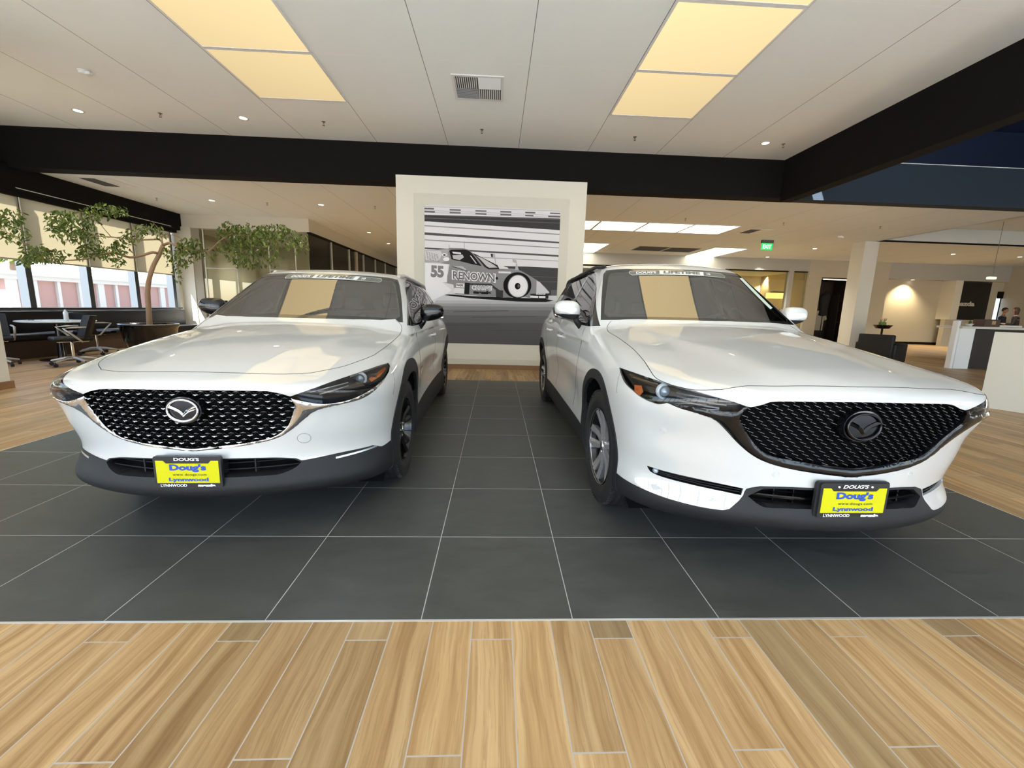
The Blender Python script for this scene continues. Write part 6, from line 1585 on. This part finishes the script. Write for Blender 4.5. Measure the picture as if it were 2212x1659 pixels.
for k in range(26):
    a = rng.uniform(0, 2*PI); l_ = rng.uniform(.05, .13); e = rng.uniform(.5, 1.4); d = Vector((math.cos(a)*math.cos(e), math.sin(a)*math.cos(e), math.sin(e))); s_ = d.cross(Vector((0, 0, 1))).normalized()*.018; c = Vector((0, 0, .055)); q.add([c, c+d*l_*.5+s_, c+d*l_, c+d*l_*.5-s_], [(0, 1, 2, 3)])
q.build('leaves', leafm, t, fix=False)
for (px, w_, h_, cl, nm, lb) in ((2072, .10, .16, (.42, .34, .40), 'brochure_holder', 'pinkish brochure holder at the left end of the counter'), (2180, .62, .045, (.70, .68, .62), 'tray', 'long white tray on the counter right of the brown box')):
    p = at(px, 700, 'y', 10.0); q = MB(); q.box((p.x-w_/2, 9.95, CT), (p.x+w_/2, 10.12, CT+h_)) if nm == 'tray' else q.prism([(p.x+.12, CT), (p.x+.27, CT), (p.x+.25, CT+h_), (p.x+.14, CT+h_)], 10.15, 10.22); tag(q.build(nm, mat(nm+' colour', cl, .5)), lb, 'tray' if nm == 'tray' else 'holder')
# wall lettering on the dark display wall
V, F = fit_text('mazda', at(2110, 655, 'y', YB2).x-at(2066, 655, 'y', YB2).x, .22, .05); x_ = (at(2112, 655, 'y', YB2).x+at(2070, 655, 'y', YB2).x)/2; z_ = at(2080, 661, 'y', YB2).z
q = MB(); q.add([(a+x_, YB2+.13, b+z_) for a, b in V], F); o = q.build('wall_lettering', mat('brushed letters', (.80, .78, .70), .25, .4), fix=False); tag(o, 'silver letters on the near black display wall at the far right', 'lettering')
# armchair and little table
def armchair(x, y, rz, label):
    t = empty('armchair', (x, y, 0), rz, label, 'armchair')
    q = MB(); q.rbox((-.36, .22, .20), (.36, .36, .82), .03); q.build('backrest', leatherb, t, auto=50)
    q = MB(); q.rbox((-.30, -.34, .22), (.30, .24, .44), .04); q.build('seat', leatherb, t, auto=50)
    for s in (-1, 1): q = MB(); q.rbox((s*.30 if s > 0 else -.42, -.36, .12), (.42 if s > 0 else -.30, .32, .60), .03); q.build('armrest', leatherb, t, auto=50)
    for sx in (-.33, .33):
        for sy in (-.28, .28): q = MB(); q.tube([(sx, sy, 0), (sx, sy, .14)], .018, 8); q.build('leg', blackgloss, t)
armchair(at(1905, 730, 'y', 9.9).x, 9.9, math.radians(115), 'low black leather armchair beside the white column')
p = at(1907, 703, 'y', 13.1)
t = empty('side_table', (p.x, 13.1, 0), 0, 'small dark side table behind the black armchair', 'table')
q = MB(); q.lathe([(0, .86), (.18, .88), (.26, .99), (.27, 1.0), (0, 1.0)], 24, 'z'); q.build('table_top', blackgloss, t, auto=40); q = MB(); q.lathe([(0, 0), (.2, 0), (.2, .02), (.03, .04), (.03, .9)], 20, 'z'); q.build('pedestal', blackgloss, t, auto=40)
t = empty('flower_pot', (p.x-.02, 13.1, 1.0), 0, 'tiny pot with green leaves and pink flowers on the side table', 'plant')
q = MB(); q.box((-.09, -.05, 0), (.09, .05, .10)); q.build('pot', mat('green glass pot', (.16, .26, .08), .4), t)
q = MB()
for k in range(14): a = rng.uniform(-.08, .08); q.tube([(a, 0, .09), (a*1.4+rng.normal(0, .01), rng.normal(0, .02), .15+rng.uniform(0, .08))], .004, 5)
q.build('stems', leafm, t)
q = MB()
for k in range(7):
    c = Vector((rng.uniform(-.10, .10), rng.uniform(-.03, .03), .18+rng.uniform(0, .06)))
    for j in range(5): a = 2*PI*j/5; q.add([c, c+Vector((.018*math.cos(a), -.004, .018*math.sin(a))), c+Vector((.018*math.cos(a+1), -.004, .018*math.sin(a+1)))], [(0, 1, 2)])
q.build('blossoms', mat('pink blossom', (.75, .42, .40), .6), t, fix=False)
# ---------------------------------------------------------------- clothes alcove
def shirt(name, px, py, w_, h_, m, y, label, grp=None):
    p = at(px, py, 'y', y); t = empty(name, (p.x, y, p.z), 0, label, 'clothing', grp)
    a, b = w_/2, h_
    pts = [(-a*.30, 0), (-a*.85, -b*.10), (-a*1.25, -b*.42), (-a*.92, -b*.50), (-a*.72, -b*.30), (-a*.72, -b), (a*.72, -b), (a*.72, -b*.30), (a*.92, -b*.50), (a*1.25, -b*.42), (a*.85, -b*.10), (a*.30, 0), (0, -b*.06)]
    q = MB(); n = len(pts); V = []
    for dy in (-.06, .06): V += [(x, dy*(1-.5*abs(x)/(a*1.3)), z) for x, z in pts]
    q.add(V, [tuple(range(n)), tuple(range(2*n-1, n-1, -1))]+[(i, (i+1) % n, n+(i+1) % n, n+i) for i in range(n)]); q.build('garment', m, t)
    q = MB(); q.tube([(-a*.6, 0, -.03), (0, 0, .06), (a*.6, 0, -.03)], .008, 6); q.tube([(0, 0, .06), (.02, 0, .12)], .005, 6); q.build('hanger', silver, t)
shirt('hanging_shirt', 1771, 671, .62, .95, mat('pale grey cotton', (.34, .31, .26), .9), YB2+.75, 'pale short-sleeved shirt hanging on the rail at the left of the dark alcove', 'clothes in the alcove')
shirt('hanging_jacket', 1752, 668, .60, 1.15, mat('brown cloth', (.10, .075, .05), .9), YB2+.85, 'brown jacket hanging left of the pale shirt', 'clothes in the alcove')
p = at(1779, 629, 'y', YB2+.7); p.x += .12; t = empty('mannequin', (p.x, YB2+.7, 0), 0, 'black torso mannequin in a dark jacket above the hanging shirt', 'mannequin')
q = MB(); hz = p.z; q.lathe([(0, hz), (.05, hz-.01), (.06, hz-.10), (.20, hz-.16), (.26, hz-.32), (.22, hz-.60), (.18, hz-.85), (.22, hz-1.15), (.0, hz-1.2)], 24, 'z'); v = q.v; q.v = [(a, b*.55, c) for a, b, c in v]; q.build('torso', mat('black cloth', (.008, .008, .009), .85), t, smooth=True)
q = MB(); q.lathe([(0, 0), (.22, 0), (.22, .02), (.02, .03), (.02, hz-1.15)], 20, 'z'); q.build('stand', blackgloss, t, auto=40)
t = empty('shelf_unit', (at(1835, 660, 'y', YB2+1.2).x, YB2+1.2, 0), 0, 'dark wall shelf unit in the alcove with folded goods', 'shelves')
for z in (.35, .95, 1.5, 1.98): q = MB(); q.box((-.75, -.2, z), (.50, .25, z+.03)); q.build('shelf', mat('dark shelf'), t)
q = MB(); q.box((-.77, -.2, 0), (-.74, .25, 2.3)); q.box((.50, -.2, 0), (.53, .25, 2.3)); q.build('side_panels', mat('dark shelf'), t)
sx_ = t.location.x
for i, (dx, z, w_, h_, cl, lb) in enumerate(((.05, .98, .30, .10, (.30, .28, .24), 'folded pale clothes on the middle shelf of the alcove'), (.0, 1.53, .50, .09, (.40, .38, .33), 'row of folded white clothes on the upper alcove shelf'), (-.45, .38, .30, .25, (.10, .06, .035), 'brown bag on the lowest alcove shelf'), (.25, .38, .40, .06, (.45, .43, .38), 'white folded stack on the lowest alcove shelf'))):
    q = MB(); q.rbox((sx_+dx-w_/2, YB2+1.02, z+.0), (sx_+dx+w_/2, YB2+1.3, z+h_), .03, n=2); tag(q.build('folded_clothes' if i != 2 else 'bag', mat('goods %d' % i, cl, .9)), lb, 'clothing' if i != 2 else 'bag')
p = at(1827, 642, 'y', YB2+1.1); t = empty('display_screen', (p.x, YB2+1.25, p.z), 0, 'small dark screen with glowing white lines in the alcove', 'screen')
q = MB(); q.box((-.30, 0, -.24), (.30, .04, .26)); q.build('screen_case', mat('screen case', (.035, .03, .025), .3), t); q = MB(); q.box((-.16, -.004, .02), (.12, -.001, .07)); q.box((-.20, -.004, -.06), (.15, -.001, -.01)); q.build('screen_lines', emis('screen white', (.9, .95, 1), 1.6), t)
# ---------------------------------------------------------------- people
def person(x, y, z0, rz, shirtm, hairm, label, sit=True, long_hair=False):
    t = empty('person', (x, y, z0), rz, label, 'person')
    skin = mat('skin', (.38, .22, .15), .6); trous = mat('dark trousers', (.03, .03, .04), .85)
    def sk(name, verts, edges, rad, m):
        me = bpy.data.meshes.new(name); me.from_pydata(verts, edges, []); o = link(bpy.data.objects.new(name, me)); o.parent = t
        md = o.modifiers.new('skin', 'SKIN'); 
        for i, r in enumerate(rad): me.skin_vertices[0].data[i].radius = (r if isinstance(r, tuple) else (r, r))
        me.skin_vertices[0].data[0].use_root = True
        s2 = o.modifiers.new('sub', 'SUBSURF'); s2.levels = 2; s2.render_levels = 2; me.materials.append(m); return o
    hz = .50 if sit else .92
    if sit: legs = [(-.10, -.02, hz), (-.13, -.42, hz+.02), (-.13, -.46, .10), (-.13, -.60, .05), (.10, -.02, hz), (.13, -.42, hz+.02), (.13, -.46, .10), (.13, -.60, .05)]
    else: legs = [(-.09, 0, hz), (-.10, -.01, .50), (-.10, .02, .09), (-.10, -.14, .04), (.09, 0, hz), (.10, -.01, .50), (.10, .02, .09), (.10, -.14, .04)]
    body = [(0, 0, hz)]+[(0, .01, hz+.20), (0, .0, hz+.40), (0, -.01, hz+.50), (0, -.02, hz+.60), (0, -.03, hz+.70)]
    V = body+[(-.18, 0, hz+.46), (-.22, -.03, hz+.20), (-.20, -.26, hz+.20), (-.17, -.36, hz+.22), (.18, 0, hz+.46), (.22, -.03, hz+.20), (.20, -.26, hz+.20), (.17, -.36, hz+.22)]+legs
    E = [(0, 1), (1, 2), (2, 3), (3, 4), (4, 5), (3, 6), (6, 7), (7, 8), (8, 9), (3, 10), (10, 11), (11, 12), (12, 13), (0, 14), (14, 15), (15, 16), (16, 17), (0, 18), (18, 19), (19, 20), (20, 21)]
    Rr = [(.15, .11), (.14, .10), (.16, .11), (.10, .08), .05, .05, .055, .045, .035, .025, .055, .045, .035, .025, .085, .06, .045, .035, .085, .06, .045, .035]
    sk('body', V, E, Rr, skin)
    sk('shirt', [(0, 0, hz+.02), (0, .01, hz+.20), (0, 0, hz+.40), (0, -.01, hz+.49), (-.18, 0, hz+.46), (-.225, -.03, hz+.20), (-.205, -.24, hz+.20), (.18, 0, hz+.46), (.225, -.03, hz+.20), (.205, -.24, hz+.20)], [(0, 1), (1, 2), (2, 3), (3, 4), (4, 5), (5, 6), (3, 7), (7, 8), (8, 9)], [(.17, .125), (.16, .12), (.18, .125), (.12, .095), .07, .058, .047, .07, .058, .047], shirtm)
    sk('trousers', [(0, 0, hz)]+legs[:3]+legs[4:7], [(0, 1), (1, 2), (2, 3), (0, 4), (4, 5), (5, 6)], [(.165, .125), .095, .072, .058, .095, .072, .058], trous)
    for s_ in (-1, 1):   # hands with fingers
        hx, hy, hz2 = s_*.16, -.40, hz+.225; V2 = [(hx, hy+.03, hz2), (hx, hy-.04, hz2)]; E2 = [(0, 1)]; R2 = [(.024, .016), (.034, .014)]
        for j in range(4):
            fx = hx+(-.027+.018*j); k = len(V2); V2 += [(fx, hy-.075, hz2), (fx, hy-.105, hz2-.012), (fx, hy-.12+.006*abs(j-1.5), hz2-.03)]; E2 += [(1, k), (k, k+1), (k+1, k+2)]; R2 += [.0085, .0078, .0065]
        k = len(V2); V2 += [(hx-s_*.035, hy-.01, hz2), (hx-s_*.055, hy-.045, hz2-.008)]; E2 += [(0, k), (k, k+1)]; R2 += [.0105, .0085]
        sk('hand', V2, E2, R2, skin)
    hc = Vector((0, -.045, hz+.80)); V3 = []; nu, nv = 24, 18
    for j in range(nv+1):
        ph = -PI/2+PI*j/nv
        for i in range(nu):
            a = 2*PI*i/nu; x_, y_, z_ = .075*math.cos(a)*math.cos(ph), .095*math.sin(a)*math.cos(ph), .118*math.sin(ph)
            if z_ < 0: x_ *= 1-.30*(-z_/.118); y_ *= 1-.12*(-z_/.118)
            fr = max(0, -math.sin(a)*math.cos(ph)); y_ -= .018*math.exp(-((x_/.013)**2+((z_+.012)/.026)**2))*(fr > .3)
            y_ += .010*sum(math.exp(-(((x_-s_*.030)/.016)**2+((z_-.012)/.012)**2)) for s_ in (-1, 1))*(fr > .3); y_ -= .006*math.exp(-((x_/.024)**2+((z_+.050)/.009)**2))*(fr > .3)
            V3.append(tuple(hc+Vector((x_, y_, z_))))
    F3 = [(j*nu+i, j*nu+(i+1) % nu, (j+1)*nu+(i+1) % nu, (j+1)*nu+i) for j in range(nv) for i in range(nu)]
    h = mobj('head', V3, F3, skin, t, True)
    q = MB()
    for s_ in (-1, 1): q.lathe([(0, -.004), (.009, -.002), (.010, .004)], 10, 'y', tuple(hc+Vector((s_*.030, -.076, .012))))
    q.build('eyes', mat('dark eyes', (.02, .015, .01), .2), h)
    q = MB()
    for s_ in (-1, 1): q.rbox((hc.x+s_*.074-.008, hc.y-.01, hc.z-.03), (hc.x+s_*.074+.008, hc.y+.025, hc.z+.03), .007)
    q.build('ears', skin, h, auto=60)
    V4 = []
    for j in range(nv+1):
        ph = -PI/2+PI*j/nv
        for i in range(nu):
            a = 2*PI*i/nu; x_, y_, z_ = .083*math.cos(a)*math.cos(ph), .103*math.sin(a)*math.cos(ph)+.008, .126*math.sin(ph)+.004
            lo = (-.30 if long_hair else -.03)
            if y_ < -.035: z_ = max(z_, .062)
            elif long_hair and z_ < 0: z_ = z_*2.4; y_ = max(y_, .0)
            else: z_ = max(z_, lo+(.03 if y_ < .02 else 0))
            V4.append(tuple(hc+Vector((x_, y_, z_))))
    mobj('hair', V4, F3, hairm, t, True)
    return t
whiteshirt = mat('white shirt', (.66, .64, .58), .9)
p = at(1608, 665, 'y', 17.0)
person(p.x, 17.0, 0, math.radians(-60), whiteshirt, mat('short dark hair', (.03, .025, .02), .7), 'person in a white shirt seated at a desk, seen through the right car\'s windshield')
t = empty('office_desk', (p.x-1.15, 16.6, 0), 0, 'pale desk in front of the seated person seen through the windshield', 'desk')
q = MB(); q.box((-.8, -.35, .71), (.75, .35, .75)); q.build('desk_top', whitem, t); 
for x in (-.75, .70): q = MB(); q.box((x, -.33, 0), (x+.04, .33, .71)); q.build('side_panel', whitem, t)
t = empty('office_chair', (p.x, 17.05, 0), math.radians(-60), 'dark chair under the seated person in the white shirt', 'chair')
q = MB(); q.rbox((-.23, -.22, .36), (.23, .22, .42), .02); q.build('seat', leatherb, t, auto=50); q = MB(); q.lathe([(0, 0), (.26, 0), (.26, .02), (.03, .05), (.03, .36)], 20, 'z'); q.build('base', blackgloss, t, auto=40)
pa, pb = at(2164, 690, 'y', 17.0), at(2194, 690, 'y', 16.2)
person(pa.x, 17.0, 0, math.radians(20), mat('dark blue suit', (.02, .025, .05), .8), mat('short dark hair'), 'person in dark blue clothing standing left of the long-haired person, far right', sit=False)
person(pb.x, 16.2, 0, math.radians(-150), mat('black top', (.015, .012, .012), .85), mat('long brown hair', (.05, .025, .018), .6), 'person with long brown hair standing before the far right window', sit=False, long_hair=True)
# ---------------------------------------------------------------- outside the left windows
def tx(px, py, X=-20): return at(px, py, 'x', X)
bl = empty('building', (-20.4, 14, -.2), 0, 'pink stucco building with white pilasters and cornice outside the left windows', 'building')
c0, c1 = tx(14, 600), tx(420, 600); ztop = tx(200, 600).z
ya, yb = c0.y-14, 48-14
zc = tx(100, 590).z+.2
pink = mat('pink stucco', (.36, .22, .19), .9, bscale=4); wst = mat('white stucco', (.50, .48, .45), .9, bscale=4)
q = MB(); q.box((-4, ya, 0), (.3, yb, zc-.34)); q.build('facade', pink, bl)
q = MB(); q.box((-4.2, ya-.25, zc-.34), (.50, yb, zc-.16)); q.box((-4.3, ya-.4, zc-.16), (.62, yb, zc)); q.build('cornice', wst, bl)
y = ya; k = 0
while y < yb and k < 40: q = MB(); q.box((.3, y, 0), (.42, y+.13 if k % 4 else y+.32, zc-.34)); q.build('pilaster', wst, bl); y += .92; k += 1
q = MB(); q.box((.3, ya, .0), (.40, yb, .5)); q.build('plinth', wst, bl)
def tree_out(x, y, h, r, label):
    t = empty('tree', (x, y, -.2), 0, label, 'tree', 'trees outside the left windows')
    q = MB(); q.tube([(0, 0, 0), (.1, 0, h*.4), (0, .1, h*.7)], [.2, .15, .08], 8); q.build('trunk', bark, t)
    V = []; F = []
    for _ in range(900):
        a = rng.uniform(0, 2*PI); e = math.asin(rng.uniform(-1, 1)); rr = r*rng.uniform(.5, 1)**.5; c = Vector((rr*math.cos(a)*math.cos(e), rr*math.sin(a)*math.cos(e), h*.72+rr*.8*math.sin(e)))
        u = Vector(rng.normal(0, 1, 3)).normalized(); w_ = u.orthogonal().normalized(); s_ = rng.uniform(.15, .32); k = len(V); V += [c-u*s_, c+w_*s_*.6, c+u*s_, c-w_*s_*.6]; F.append((k, k+1, k+2, k+3))
    mobj('crown', V, F, leafm, t)
for i, (x, y, h, r) in enumerate(((-26, 8.5, 6.5, 2.3), (-29, 14, 7.5, 2.7), (-30, 20, 7.8, 2.9), (-31, 27, 8.0, 3.0), (-21, 5.2, 5.5, 1.9))):
    tree_out(x, y, h, r, 'dark leafy tree outside, '+['left of the pink building', 'behind the left end of the pink building', 'behind the middle of the pink building', 'behind the far end of the pink building', 'nearest the window at the left edge'][i])
car_big = build_car(BIG, BIGD, True, (1.575, 2.46, 0), .012, 'white crossover SUV on the right with black grille, white door mirrors and bright multi-spoke wheels')
car_small = build_car(SMALL, SMALLD, False, (-1.52, 2.785, 0), .027, 'white compact crossover on the left with chrome-edged grille, black door mirrors and black wheels')
